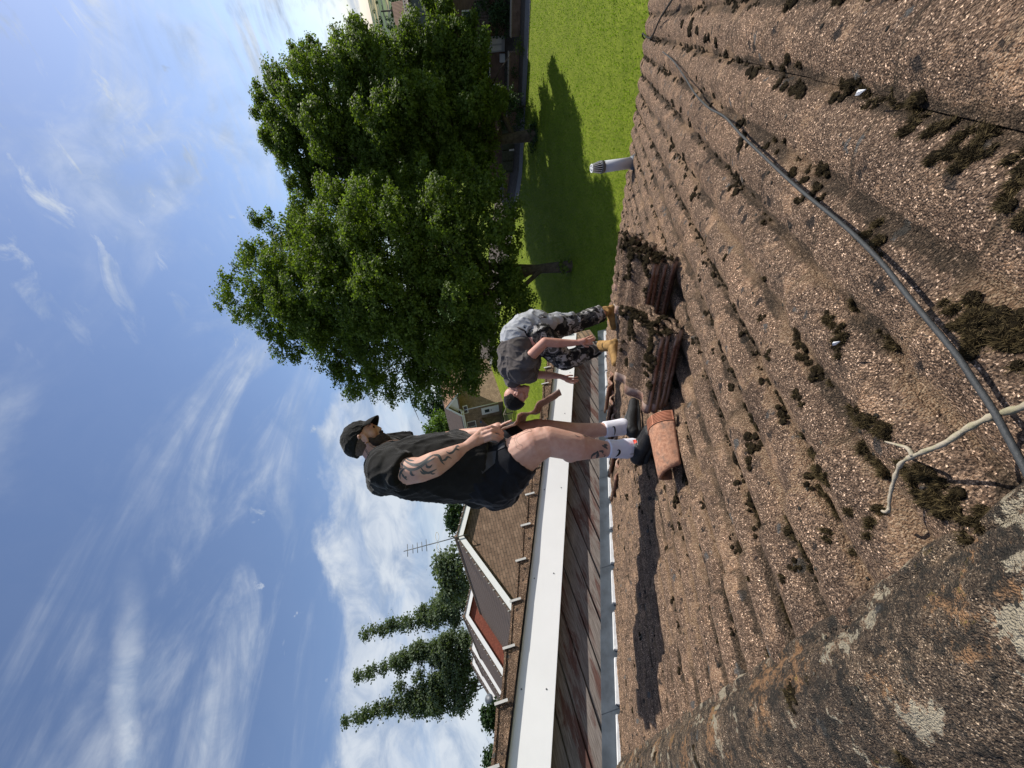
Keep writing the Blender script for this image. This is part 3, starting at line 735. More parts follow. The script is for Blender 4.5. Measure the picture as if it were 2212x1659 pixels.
for x, y, L_, lb in ((1858, 200, .032, 'white feather scrap on the moss near the right edge of the tiles'), (1806, 742, .022, 'tiny white feather scrap beside moss above the twig')):
    P = on_roof(x, y, .05); q = on_roof(x+20, y-12, .052); d_ = (q-P).normalized(); s_ = NR.cross(d_)
    V = [P-d_*L_/2, P+s_*L_*.13+NR*.004, P+d_*L_/2, P-s_*L_*.13+NR*.002, P+NR*.006]
    o = mesh_py('feather', [v_ for v_ in V]+[v_-NR*.0015 for v_ in V], [(0, 1, 4), (1, 2, 4), (2, 3, 4), (3, 0, 4), (5, 9, 6), (6, 9, 7), (7, 9, 8), (8, 9, 5), (0, 5, 6, 1), (1, 6, 7, 2), (2, 7, 8, 3), (3, 8, 5, 0)], MT['white_mortar']); tag(o, lb, 'feather')

# ------------------------------------------------------------------ moss
mm('fibre', (.085, .062, .026), .95, 40, .6)
def ico(sub):
    bm = bmesh.new(); bmesh.ops.create_icosphere(bm, subdivisions=sub, radius=1); V = np.array([v_.co[:] for v_ in bm.verts]); F = [[v_.index for v_ in f_.verts] for f_ in bm.faces]; bm.free(); return V, np.array(F)
ICO = {k: ico(k) for k in (2, 3, 4)}
mossV, mossF = [], []; mcount = 0
def lump(P, r, nrm, sub, flat=.55, seed=0.):
    global mcount
    V, F = ICO[sub]; t1, t2 = frame_of(nrm)
    out = np.empty_like(V)
    for i, c in enumerate(V):
        q = Vector(c); k = 1+.34*noise.noise(q*1.6+Vector((seed, seed*.7, 0)))+.20*noise.noise(q*4.5+Vector((0, seed, 0)))+(.10*noise.noise(q*11+Vector((seed, 0, 0))) if sub > 2 else 0)
        p_ = P + (t1*q.x+t2*q.y+nrm*q.z*flat)*(r*k); out[i] = p_[:]
    mossV.append(out); mossF.append(F+mcount); mcount += len(V)
fib = []
def clump(s, y, r, near, rnd, P0=None, nrm=NR):
    nb_ = rnd.randint(4, 8) if r < .03 else rnd.randint(12, 20)
    for k in range(nb_):
        a = rnd.random()*6.283; d = r*math.sqrt(rnd.random())*(1.0)
        if P0 is None:
            s2, y2 = s+math.cos(a)*d*1.25, y+math.sin(a)*d*.75
            P = rp(s2, y2, roof_h(s2, y2)); rr = r*rnd.uniform(.32, .62)
        else:
            t1, t2 = frame_of(nrm); P = P0+(t1*math.cos(a)+t2*math.sin(a))*d; rr = r*rnd.uniform(.3, .55)
        lump(P, rr, nrm, 3 if near else 2, rnd.uniform(.45, .7), rnd.random()*90)
        if near:
            for q in range(int((230 if (P-EYE).length < 1.0 else 70)*min(1.8, rr/.012))):
                d3 = Vector((rnd.gauss(0, 1), rnd.gauss(0, 1), rnd.gauss(0, 1)+.6)).normalized()
                if d3.dot(nrm) < -.1: continue
                b = P+d3*rr*.72; tip = b+(d3+Vector((rnd.gauss(0, .4), rnd.gauss(0, .4), rnd.gauss(0, .4))))*rnd.uniform(.003, .0095)
                sdv = d3.cross(Vector((rnd.random(), rnd.random(), rnd.random()))).normalized()*.00055
                fib.append((b-sdv, b+sdv, tip))
rd = random.Random(5)
man = [(1490, 60, 14), (1508, 66, 12), (1522, 76, 14), (1542, 88, 12), (1470, 56, 10), (1625, 140, 12), (1652, 140, 7), (1668, 150, 9), (1688, 128, 13), (1702, 142, 10), (1800, 185, 26), (1785, 212, 22), (1820, 205, 16), (1890, 212, 9), (1948, 262, 18), (1938, 285, 14), (1995, 285, 26), (2030, 300, 30), (2010, 335, 30), (2050, 345, 28), (2085, 325, 24), (2070, 290, 22), (2160, 345, 34), (2190, 385, 40), (2200, 450, 46), (2150, 430, 22),
 (1452, 222, 9), (1470, 238, 9), (1480, 262, 10), (1492, 205, 8), (1500, 172, 8), (1516, 190, 7), (1530, 205, 8), (1545, 232, 8), (1465, 175, 8), (1440, 150, 9), (1635, 318, 10), (1648, 300, 8), (1672, 322, 9), (1700, 372, 12), (1722, 388, 14), (1738, 410, 16), (1752, 428, 12), (1722, 432, 12), (1700, 345, 8), (1740, 380, 8),
 (1572, 404, 11), (1502, 425, 7), (1578, 416, 8), (1512, 600, 9), (1560, 555, 8), (1638, 480, 9), (1630, 462, 6), (1660, 765, 12), (1712, 850, 13), (1722, 868, 9), (1600, 880, 10), (1612, 900, 12), (1625, 920, 9),
 (1850, 505, 16), (1870, 520, 18), (1880, 545, 12), (1862, 480, 10), (2085, 672, 40), (2120, 705, 44), (2150, 745, 46), (2180, 700, 50), (2100, 740, 34), (2060, 700, 24), (2190, 770, 40), (2035, 665, 20), (1700, 720, 14), (1775, 685, 13), (1788, 700, 17), (1800, 728, 18), (1795, 760, 14), (1846, 890, 18), (1868, 905, 22), (1892, 925, 22), (1915, 935, 18), (1850, 915, 14), (1722, 975, 14), (1745, 1000, 16), (1765, 1015, 18), (1785, 1035, 14), (1740, 985, 10),
 (1945, 1005, 18), (1960, 1035, 16), (1985, 1040, 30), (2005, 1075, 32), (2030, 1055, 28), (2040, 1100, 24), (1975, 1070, 22), (2080, 1135, 24), (2065, 1155, 18), (2100, 1110, 18), (1880, 1105, 16), (1870, 1125, 14), (1830, 1110, 10), (1730, 1195, 12), (1722, 1175, 10), (1735, 1215, 14), (1742, 1235, 12), (1680, 1122, 9), (1872, 1160, 10), (1800, 1190, 9), (1660, 1290, 10), (1668, 1310, 12), (1672, 1335, 13), (1620, 1255, 8), (1640, 1410, 8), (1690, 1250, 8)]
for x, y, r in man:
    P = on_roof(x, y, .02); s_, y_ = sy_of(P); dep = (P-EYE).dot(FW)
    if s_ < .29 or s_ > 5.2: continue
    clump(s_, y_, min(r*dep/FL*.92, .06), dep < 1.35, rd)
for v_ in range(-9, 17):
    yv = PH+PER*v_; s_ = .40
    while s_ < 5.15:
        s_ += .030
        if noise.noise(Vector((s_*1.9, v_*1.37, 2.))) < (-.06 if v_ % 2 == 0 else .08)+.10*(yv > 1.9) or yv > 3.5: continue
        P = rp(s_, yv); dep = (P-EYE).dot(FW)
        if dep < .6 or rd.random() < .3: continue
        clump(s_, yv+rd.gauss(0, .009), rd.uniform(.007, .018), dep < 1.1, rd)
for k in range(1250):
    v_ = rd.randint(-10, 24); yv = PH+PER*v_+rd.gauss(0, .020); s_ = .35+4.85*rd.random()**.8
    if noise.noise(Vector((s_*1.3, v_*.9, 2.))) < -.22 or yv > 3.6 or yv < -2: continue
    if yv > 2.2 and rd.random() < .3: continue
    P = rp(s_, yv); dep = (P-EYE).dot(FW)
    if dep < .8: continue
    clump(s_+.01, yv, rd.uniform(.006, .019) if rd.random() < .8 else rd.uniform(.018, .03), dep < 1.1, rd)
# moss along the ridge and on the loose piles
for k in range(26):
    yy = rd.uniform(-.3, 3.4); a = rd.uniform(-.3, 1.5); n_ = Vector((math.sin(a), 0, math.cos(a)))
    P = Vector((AP.x, yy, AP.z-.085))+n_*.132
    clump(0, 0, rd.uniform(.008, .022), yy < 1.2, rd, P, n_)
for (P1, (u, vv, nn), cnt, L0, L1) in ((A1, fA, 46, .16, .44), (B1, fB, 40, .05, .44), (C1, fC, 16, .1, .42)):
    for k in range(cnt):
        a, b = rd.uniform(L0, L1), rd.random()
        if rd.random() < .45: a = L1-.03+rd.gauss(0, .02)
        elif rd.random() < .5: b = rd.uniform(0, .12)
        P = P1+u*a+vv*(.33*b)+nn*(.021*math.sin(2*math.pi*(b*2+.1))+.002)
        clump(0, 0, rd.uniform(.010, .026), True, rd, P, nn)
    for k in range(cnt):
        b = rd.random(); P = P1+u*(.425+rd.gauss(0, .008))+vv*(.33*b)+nn*(.021*math.sin(2*math.pi*(b*2+.1))-.12*rd.random()**1.4)
        clump(0, 0, rd.uniform(.010, .022), True, rd, P, (u+nn*.4).normalized())
V = np.concatenate(mossV); F = np.concatenate(mossF)
mossV, mossF = [], []; mcount = 0
ICO[1] = ico(1)
def lich(P, r, n_, near): lump(P, r, n_, 2 if near else 1, rd.uniform(.22, .5), rd.random()*99)
for k in range(2600):                            # crusts on the ridge
    yy = -.4+3.9*rd.random()**1.7; a = rd.uniform(-.5, 1.55); n_ = Vector((math.sin(a), 0, math.cos(a)))
    if noise.noise(Vector((a*1.6, yy*7, 4))) < -.08: continue
    lich(Vector((AP.x, yy, AP.z-.085))+n_*.133, rd.uniform(.0015, .0042), n_, yy < .9)
for k in range(1500):                            # and on the slope
    s_, y_ = .32+4.6*rd.random()**1.5, -1.6+5.*rd.random()
    if noise.noise(Vector((s_*2.2, y_*2.2, 8))) < -.05: continue
    lich(rp(s_, y_, roof_h(s_, y_)), rd.uniform(.002, .0065), NR, False)
V2_ = np.concatenate(mossV); F2_ = np.concatenate(mossF)
n = NB('lichen_crust'); n.col(n.mix(n.rng(n.noise(9, 4, .6), .5, .62), n.ramp(n.noise(140, 6, .8), [(.3, (.016, .015, .013)), (.6, (.055, .052, .045)), (.8, (.13, .125, .11))]), n.ramp(n.noise(140, 6, .8), [(.3, (.07, .062, .05)), (.7, (.20, .18, .145))]))).rough(.95, .1); n.bump(n.noise(260, 6, .8), 1., .006)
me = bpy.data.meshes.new('lichen'); me.from_pydata(V2_.tolist(), [], F2_.tolist()); o = link('lichen', me, n.m, None, True); tag(o, kind='stuff')
me = bpy.data.meshes.new('moss'); me.from_pydata(V.tolist(), [], F.tolist()); o = link('moss', me, MT['moss'], None, True); tag(o, kind='stuff')
fv_ = [p for t in fib for p in t]; o = mesh_py('moss_fibres', fv_, [(3*i, 3*i+1, 3*i+2) for i in range(len(fib))], MT['fibre']); tag(o, kind='stuff')
# ------------------------------------------------------------------ trees
def leaf_mesh(name, C_, N_, size, mat, parent, aspect=.75):
    """one folded leaf per row of centres C_ and normals N_"""
    n = len(C_)
    N_ = N_/np.linalg.norm(N_, axis=1, keepdims=True)
    A = rng.normal(size=(n, 3)); A[:, 2] -= .6
    T = A-N_*(A*N_).sum(1, keepdims=True); T /= np.linalg.norm(T, axis=1, keepdims=True); B = np.cross(N_, T)
    s = size*(.65+.7*rng.random((n, 1)))
    tip = C_+T*s*.5; tail = C_-T*s*.5; l = C_+B*s*.5*aspect-N_*s*.10+T*s*.06; r = C_-B*s*.5*aspect-N_*s*.10+T*s*.06
    V = np.stack([tail, r, tip, l], 1).reshape(-1, 3)
    idx = np.arange(n)*4
    F = np.stack([idx, idx+1, idx+2, idx, idx+2, idx+3], 1).reshape(-1)
    me = bpy.data.meshes.new(name); me.vertices.add(len(V)); me.vertices.foreach_set('co', V.astype(np.float32).ravel())
    me.loops.add(len(F)); me.loops.foreach_set('vertex_index', F.astype(np.int32)); me.polygons.add(2*n)
    me.polygons.foreach_set('loop_start', (np.arange(2*n)*3).astype(np.int32)); me.update(calc_edges=True)
    at_ = me.attributes.new('leaf', 'FLOAT', 'FACE'); at_.data.foreach_set('value', np.repeat(rng.random(n), 2).astype(np.float32))
    return link(name, me, mat, parent)
def crown(blobs, nspray, per, spread, size, up=.35, shell=.5, bump=.33):
    """blobs: (centre, radius). Leaf sprays on secondary clumps that stand on the main lobes, so the outline is uneven and gaps show"""
    cs = np.array([b[0][:] for b in blobs]); rs = np.array([b[1] if hasattr(b[1], '__len__') else (b[1],)*3 for b in blobs])
    C2, R2 = [], []
    for c, r in zip(cs, rs):
        k = int(np.clip(14*(r.mean()/1.6)**1.2, 7, 46))
        d = rng.normal(size=(k, 3)); d[:, 2] += .15; d /= np.linalg.norm(d, axis=1, keepdims=True)
        P = c+d*r*(.80+.22*rng.random((k, 1)))
        q = np.abs((P[:, None, :]-cs[None])/rs[None]); inside = ((q**2).sum(2) < .45).sum(1) > 0
        P = P[~inside]; C2.append(P); R2.append(np.clip(r.mean()*bump*(.55+.8*rng.random(len(P))), .25, .95 if bump < .5 else 9))
    C2 = np.concatenate(C2); R2 = np.concatenate(R2)
    w_ = R2**1.7; w_ /= w_.sum()
    m = int(nspray*.70); bi = rng.choice(len(C2), m, p=w_); d = rng.normal(size=(m, 3)); d[:, 2] += .25; d /= np.linalg.norm(d, axis=1, keepdims=True)
    P = C2[bi]+d*R2[bi][:, None]*np.array([1, 1, .72])*(.6+.5*rng.random((m, 1)))
    m2 = nspray-m; wb = rs.prod(1)**(2/3); wb /= wb.sum(); bj = rng.choice(len(cs), m2, p=wb); d2 = rng.normal(size=(m2, 3)); d2 /= np.linalg.norm(d2, axis=1, keepdims=True)
    P2 = cs[bj]+d2*rs[bj]*(shell+.4*rng.random((m2, 1)))
    P = np.concatenate([P, P2]); d = np.concatenate([d, d2])
    P = np.repeat(P, per, 0); d = np.repeat(d, per, 0)
    C_ = P+rng.normal(size=P.shape)*np.array([spread, spread, spread*.55])
    N_ = d*.7+rng.normal(size=P.shape)*.5; N_[:, 2] += up+.25
    return C_, N_
def trunk_limbs(base, top, r0, blobs, parent, nl=9, mat='bark', seed=1):
    rr = random.Random(seed); bm = bmesh.new()
    pts = smooth_path([base-Vector((0, 0, .2)), base+(top-base)*.15+Vector((rr.gauss(0, .1), rr.gauss(0, .1), 0)), base+(top-base)*.45+Vector((rr.gauss(0, .25), rr.gauss(0, .25), 0)), top], 5)
    add_tube(bm, pts, [r0*(1.25 if i == 0 else 1)*(1-.82*i/(len(pts)-1)) for i in range(len(pts))], 12)
    o = from_bm('trunk', bm, MT[mat], parent, True)
    bm = bmesh.new()
    for b in rr.sample(blobs, min(nl, len(blobs))):
        t = rr.uniform(.25, .75); st_ = pts[int(t*(len(pts)-1))]; e = Vector(b[0]); mid = (st_+e)/2+Vector((rr.gauss(0, .3), rr.gauss(0, .3), -.4))
        pp = smooth_path([st_, mid, e], 5); add_tube(bm, pp, [r0*.42*(1-.85*i/(len(pp)-1)) for i in range(len(pp))], 7)
        for q in range(5):
            k = rr.randint(3, len(pp)-1); e2 = pp[k]+Vector((rr.gauss(0, 1), rr.gauss(0, 1), rr.gauss(.2, .8)))*1.1
            add_tube(bm, [pp[k], (pp[k]+e2)/2+Vector((0, 0, .15)), e2], [r0*.12, r0*.08, r0*.03], 5)
    from_bm('branches', bm, MT[mat], parent, True)
def vb(lst, d0):
    """blobs read off the photograph: X, Y (upright), radius in picture units, depth offset"""
    out = []
    for X, Y, r, dd in lst: d = d0+dd; out.append((at(X, Y, d), r*d/FL))
    return out
# tree 1, the nearer and taller one
b1 = ghit(1083, 1232)
T1 = thing('maple_tree', 'tall full-leaved maple behind the bending man, the taller of the two big trees', 'tree', b1, 'maples on the lawn')
d1 = (b1-EYE).dot(FW)
B1_ = vb([(1018, 520, 46, 0), (985, 590, 62, .5), (1075, 570, 58, -.5), (950, 650, 66, 0), (1040, 660, 80, -1.5), (1125, 640, 66, 0), (1160, 600, 42, .6), (905, 720, 66, .4), (990, 750, 90, -2.2), (1090, 750, 95, -2.4), (1185, 720, 72, -.6), (850, 770, 52, .6), (905, 820, 84, -1.2), (1010, 860, 105, -3), (1130, 850, 105, -3), (1220, 820, 70, -1.2), (840, 880, 58, 0), (900, 940, 88, -1.4), (1010, 970, 105, -3.2), (1130, 960, 110, -3.0), (1235, 920, 72, -1.5), (1255, 1000, 60, -1.8), (850, 985, 56, .4), (900, 1040, 62, -.5), (1000, 1060, 72, -2), (1100, 1060, 74, -2.4), (1200, 1050, 66, -2.2), (1270, 1065, 38, -2.2), (1010, 1105, 44, -1.6), (1150, 1100, 40, -1), (1000, 800, 100, 3), (1100, 900, 120, 4), (950, 960, 90, 3.5), (1140, 700, 80, 3), (1010, 1130, 28, -2.2)], d1)
C_, N_ = crown(B1_, 29000, 14, .115, .13)
leaf_mesh('crown', C_, N_, .128, MT['leaf'], T1); trunk_limbs(b1, b1+Vector((0, 0, 15)), .36, B1_, T1, 16, seed=2)
C_, N_ = crown([(b1+Vector((-.25, -.1, .35)), .35), (b1+Vector((.1, -.35, .6)), .3)], 16, 9, .12, .2); leaf_mesh('trunk_shoots', C_, N_, .20, MT['leaf'], T1)
# tree 2
b2 = ghit(1368, 1156)
T2 = thing('maple_tree', 'broad full-leaved maple left of the tile-hung house, the lower of the two big trees', 'tree', b2, 'maples on the lawn')
d2 = (b2-EYE).dot(FW)
B2_ = vb([(1440, 585, 44, 0), (1380, 610, 46, .6), (1330, 640, 50, .8), (1400, 660, 70, -1), (1480, 650, 60, -.5), (1520, 660, 34, 0), (1300, 700, 60, .6), (1370, 740, 88, -2), (1470, 740, 84, -2), (1530, 735, 38, -.6), (1525, 790, 54, -1), (1300, 800, 70, 0), (1390, 840, 100, -3), (1490, 840, 88, -3), (1556, 815, 32, -1), (1548, 872, 42, -1.6), (1310, 900, 66, -1), (1400, 930, 96, -3), (1500, 930, 84, -2.6), (1330, 990, 66, -1.6), (1420, 1020, 72, -2.4), (1500, 1000, 60, -2.2), (1350, 1048, 36, -1.2), (1440, 1062, 36, -1.6), (1300, 1035, 36, 0), (1400, 800, 100, 4), (1450, 900, 90, 4), (1340, 850, 80, 3.5)], d2)
B2_ += vb([(1345, 608, 38, 0), (1295, 640, 44, .2), (1258, 668, 38, .4), (1262, 725, 56, .4), (1275, 800, 60, .3)], d2)
B2_ += vb([(1612, 958, 24, 0), (1642, 928, 16, .2), (1582, 985, 36, -.4), (1540, 962, 34, .2), (1598, 1008, 22, 0), (1558, 1036, 24, -.4), (1524, 1012, 34, 0), (1500, 960, 34, .3), (1640, 968, 14, .3), (1560, 925, 26, .4), (1485, 1030, 28, .2)], 21.)
C_, N_ = crown(B2_, 29000, 14, .12, .135)
leaf_mesh('crown', C_, N_, .136, MT['leaf'], T2); trunk_limbs(b2, b2+Vector((0, 0, 13)), .40, B2_, T2, 14, seed=4)
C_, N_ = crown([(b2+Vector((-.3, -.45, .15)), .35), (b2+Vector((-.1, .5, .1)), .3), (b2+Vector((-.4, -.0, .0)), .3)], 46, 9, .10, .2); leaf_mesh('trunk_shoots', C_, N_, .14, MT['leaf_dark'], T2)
def far_tree(name, label, base, blobs, size, nsp, mat, per=9, spread=.5, group=None, seed=0, top=None):
    t = thing(name, label, 'tree', base, group)
    C_, N_ = crown(blobs, nsp, per, spread, size, .3, .45); leaf_mesh('crown', C_, N_, size, MT[mat], t)
    ctr = sum((Vector(b[0]) for b in blobs), Vector())/len(blobs); zt = ctr.z+.45*(max(Vector(b[0]).z for b in blobs)-ctr.z) if top is None else top
    trunk_limbs(base, Vector((ctr.x, ctr.y, zt)), .2, blobs, t, 8, seed=seed); return t
def under(P): return Vector((P.x, P.y, terr(P.x, P.y)))
DP = 62.
def column(pts, w, d): pts = [(X, Y, w_*(.66 if Y < 955 else .9), dd) for X, Y, w_, dd in pts]; return [(at(X, Y, d+dd), (w_*d/FL*.86, w_*d/FL*.86, w_*d/FL*1.5)) for (X, Y, w_, dd) in pts]
gp = 'poplars behind the terrace'
p = column([(289, 790, 9, 0), (295, 812, 14, 0), (303, 838, 18, 0), (312, 866, 22, 0), (322, 898, 25, 0), (333, 930, 28, 0), (345, 962, 33, 0), (352, 995, 38, 0), (320, 940, 20, 0)], 1, DP)
far_tree('poplar_tree', 'right-hand slender poplar rising behind the terrace roofs', under(at(352, 1010, DP)), p, .36, 1300, 'leaf_blue', 12, .42, gp, 11)
p = column([(197, 775, 8, 0), (205, 796, 13, 0), (216, 822, 18, 0), (228, 852, 22, 0), (238, 884, 25, 0), (248, 918, 28, 0), (255, 952, 32, 0), (262, 986, 36, 0), (214, 870, 13, 0), (262, 900, 14, 0), (230, 950, 22, 0)], 1, DP+3)
far_tree('poplar_tree', 'middle poplar of the three behind the terrace roofs', under(at(262, 1010, DP+3)), p, .36, 1500, 'leaf_blue', 12, .42, gp, 12)
p = column([(100, 750, 8, 0), (108, 772, 13, 0), (118, 798, 18, 0), (128, 828, 22, 0), (138, 862, 27, 0), (146, 898, 32, 0), (156, 936, 38, 0), (164, 976, 42, 0), (196, 905, 16, 0), (190, 950, 26, 0), (128, 920, 20, 0), (210, 985, 30, 0), (176, 860, 14, 0)], 1, DP+1)
far_tree('poplar_tree', 'left-hand and broadest poplar behind the terrace roofs', under(at(160, 1010, DP+1)), p, .36, 2000, 'leaf_blue', 12, .42, gp, 13)
p = vb([(445, 950, 16, 0), (430, 975, 22, 0), (400, 985, 26, 0), (455, 990, 20, 0), (415, 950, 12, 0), (380, 975, 22, 0)], 52)
far_tree('birch_tree', 'pale feathery birch just right of the poplars', under(at(420, 1010, 52)), p, .42, 520, 'leaf_blue', 8, .6, None, 14)
p = vb([(545, 975, 14, 0), (530, 985, 16, 0), (560, 985, 12, 0), (540, 1000, 20, 0)], 48)
far_tree('bushy_tree', 'rounded dark tree showing above the terrace ridge beside the standing man', under(at(540, 1010, 48)), p, .38, 260, 'leaf_dark', 9, .4, None, 15)
p = vb([(112, 1052, 11, 0), (98, 1062, 10, 0), (126, 1066, 12, 0), (110, 1078, 16, 0)], 40)
far_tree('bushy_tree', 'small dark tree at the end of the terrace roofs on the left', under(at(110, 1085, 40)), p, .3, 180, 'leaf_dark', 9, .3, None, 16)
p = vb([(20, 1050, 8, 0), (12, 1062, 12, 0), (30, 1066, 10, 0)], 46)
far_tree('bushy_tree', 'tiny treetop over the nearest verge at the far left', under(at(20, 1080, 46)), p, .3, 90, 'leaf_dark', 9, .3, None, 17)
p = vb([(738, 935, 16, 0), (752, 952, 18, 0), (725, 955, 14, 0), (740, 972, 20, 0), (715, 978, 14, 0)], 62)
far_tree('bushy_tree', 'light yellow-green tree behind the house with the white door', under(at(738, 990, 62)), p, .42, 300, 'leaf_light', 9, .45, None, 18)
p = vb([(780, 930, 20, 0), (800, 945, 24, 0), (765, 945, 16, 0), (820, 960, 24, 0), (780, 965, 22, 0)], 68)
far_tree('bushy_tree', 'dark green tree behind the house with the white door', under(at(790, 990, 68)), p, .45, 380, 'leaf_dark', 9, .5, None, 19)
# ------------------------------------------------------------------ the row of gabled houses up the slope
MT['block'] = brickmat('reconstituted_stone_blocks', (.185, .118, .080), (.255, .168, .115), (.09, .065, .048), 1.)
for n_ in MT['block'].node_tree.nodes:
    if n_.type == 'TEX_BRICK': n_.inputs['Brick Width'].default_value = .46; n_.inputs['Row Height'].default_value = .17; n_.inputs['Mortar Size'].default_value = .016
def gable(name, label, yg, ap, hs, ylen, tn=.4348, infill='block', boards=False, group='gabled houses of the far row', bw=.34):
    t = thing(name, label, 'house', (ap.x, yg, 0), group)
    ax_, az_ = ap.x, ap.z; ez = az_-hs*tn; gz = terr(ap.x, yg)-.5
    bm = bmesh.new(); add_prism(bm, [(ax_-hs+.35, yg+.3, gz), (ax_+hs-.35, yg+.3, gz), (ax_+hs-.35, yg+.3, ez+.02), (ax_, yg+.3, az_-.22), (ax_-hs+.35, yg+.3, ez+.02)], (0, ylen-.3, 0)); bmesh.ops.recalc_face_normals(bm, faces=bm.faces[:]); from_bm('wall', bm, MT[infill], t)
    for sg in (-1, 1):
        bm = bmesh.new(); add_prism(bm, [(ax_, yg-.02, az_), (ax_+sg*hs, yg-.02, ez), (ax_+sg*hs, yg-.02, ez-.10), (ax_, yg-.02, az_-.10)], (0, ylen, 0)); bmesh.ops.recalc_face_normals(bm, faces=bm.faces[:])
        from_bm('roof', bm, MT['far_tiles'], t)
        bm = bmesh.new(); add_prism(bm, [(ax_, yg+.02, az_-.11), (ax_+sg*(hs-.05), yg+.02, ez-.11), (ax_+sg*(hs-.05), yg+.02, ez-.11-bw), (ax_, yg+.02, az_-.11-bw)], (0, .03, 0)); bmesh.ops.recalc_face_normals(bm, faces=bm.faces[:])
        from_bm('bargeboard', bm, MT['white_board'], t)
        bm = bmesh.new(); add_box(bm, (ax_+sg*(hs+.04), yg+ylen/2, ez-.1), .11, ylen, .1); from_bm('gutter', bm, MT['cage_grey'], t)
        for k in range(12):
            x = sg*(.3+k*.40); box_obj('verge_clip', (ax_+x, yg-.03, az_-abs(x)*tn-.02), (.035, .02, .10), MT['clip'], t)
    bm = bmesh.new(); add_tube(bm, [(ax_, yg-.03, az_-.02), (ax_, yg+ylen, az_-.02)], .11, 10); from_bm('ridge_tiles', bm, MT['tile_old'], t)
    if boards:
        ztop = az_-.11-bw
        for k in range(15):
            z1 = ztop-.142*k; x = min((az_-.22-z1)/tn, hs-.6); box_obj('cladding_board', (ax_, yg+.27, z1-.071), (2*x, .02+.004*(k % 2), .134), MT['red_boards'], t)
        bm = bmesh.new()
        for sg in (-1, 1): add_prism(bm, [(ax_, yg+.2, az_-1.52), (ax_+sg*(hs-.6), yg+.2, ez-1.5+.12), (ax_+sg*(hs-.6), yg+.2, ez-1.5), (ax_, yg+.2, az_-1.64)], (0, .08, 0))
        bmesh.ops.recalc_face_normals(bm, faces=bm.faces[:]); from_bm('lead_flashing', bm, MT['lead'], t)
    return t
G1 = yhit(499, 984, 22.); G2 = yhit(327, 1001, 35.2); G3 = yhit(258, 1016, 48.); G4 = yhit(226, 1017.5, 60.)
g1 = gable('terrace_house', 'stone-block gabled house with an aerial at its apex, nearest of the far row', 22., G1, 4.9, 13.3)
g2 = gable('terrace_house', 'gabled house with bright red boards under its white bargeboard', 35.2, G2, 4.9, 13., boards=True)
g3 = gable('terrace_house', 'third gabled house of the far row, with a satellite dish near its eave', 48., G3, 4.6, 12., bw=.42)
g4 = gable('terrace_house', 'farthest gabled house of the row, in front of the poplars', 60., G4, 4.9, 12., bw=.42)
# television aerial
mb = yhit(505, 1011, 21.93); mt_ = yhit(468, 872, 21.93)
ta = thing('television_aerial', 'thin television aerial on a mast at the nearest far gable', 'aerial', mb)
tube_obj('mast', [mb, mb+(mt_-mb)*.62], .030, MT['cage_grey'], ta, 6)
boom0 = mb+(mt_-mb)*.42; boom1 = mt_
tube_obj('boom', [boom0, boom1], .024, MT['cage_grey'], ta, 6)
axd = (boom1-boom0).normalized(); crs = Vector((1, .1, 0)); crs = (crs-axd*crs.dot(axd)).normalized()
for k, (t, h) in enumerate(((.40, .38), (.52, .30), (.64, .33), (.76, .28), (.9, .40))): c_ = boom0+(boom1-boom0)*t; tube_obj('element', [c_-crs*h, c_+crs*h], .020, MT['cage_grey'], ta, 5)
for sg in (-1, 1):
    c_ = boom0+(boom1-boom0)*.1+crs*sg*.38; ring = [c_+crs*math.cos(a)*.30+axd*math.sin(a)*.10 for a in np.linspace(0, 6.283, 19)]; tube_obj('reflector_loop', ring, .018, MT['clip'], ta, 5)
tube_obj('bracket', [mb+Vector((0, .02, .1)), mb+Vector((.0, .3, -.05))], .02, MT['cage_grey'], ta, 6)
# satellite dish
sp = yhit(149, 1057, 47.9)
sdh = thing('satellite_dish', 'small grey satellite dish on the third gable of the far row', 'satellite dish', sp)
bm = bmesh.new(); nrm = (EYE-sp).normalized(); nrm = (nrm+Vector((.3, 0, .3))).normalized(); a1, a2 = frame_of(nrm)
V = [sp]; V += [sp+(a1*math.cos(a)+a2*math.sin(a))*.42+nrm*.10 for a in np.linspace(0, 6.283, 21)[:-1]]
mesh_py('dish', V+[q-nrm*.02 for q in V], [(0, 1+i, 1+(i+1) % 20) for i in range(20)]+[(21, 22+(i+1) % 20, 22+i) for i in range(20)]+[(1+i, 22+i, 22+(i+1) % 20, 1+(i+1) % 20) for i in range(20)], MT['lead'], sdh, True)
tube_obj('arm', [sp-nrm*.02, sp-Vector((0, 0, .3)), sp+nrm*.35-Vector((0, 0, .25))], .015, MT['cage_grey'], sdh, 5)

# ------------------------------------------------------------------ house with the white door, beyond the lawn
HP = at(790, 1076, 46.)
hx, hy = HP.x, HP.y; gz = HP.z
ZF = gz
hs_ = thing('brick_house', 'brown brick house with a white door beyond the wavy-topped fence', 'house', HP)
ez = xhit(787, 990, hx).z
bm = bmesh.new(); add_prism(bm, [(hx, hy, gz-2), (hx, hy+16, gz-2), (hx, hy+16, ez), (hx, hy, ez)], (8.5, 0, 0)); from_bm('wall', bm, MT['brick'], hs_)
rz = ez+1.75
for nm, P_ in (('roof', [(hx-.4, hy-.35, ez-.12), (hx+4.2, hy-.35, rz), (hx+4.2, hy-.35, rz+.1), (hx-.4, hy-.35, ez)]), ('roof', [(hx+4.2, hy-.35, rz), (hx+8.9, hy-.35, ez-.12), (hx+8.9, hy-.35, ez), (hx+4.2, hy-.35, rz+.1)])):
    bm = bmesh.new(); add_prism(bm, P_, (0, 16.6, 0)); bmesh.ops.recalc_face_normals(bm, faces=bm.faces[:]); from_bm(nm, bm, MT['far_tiles'], hs_)
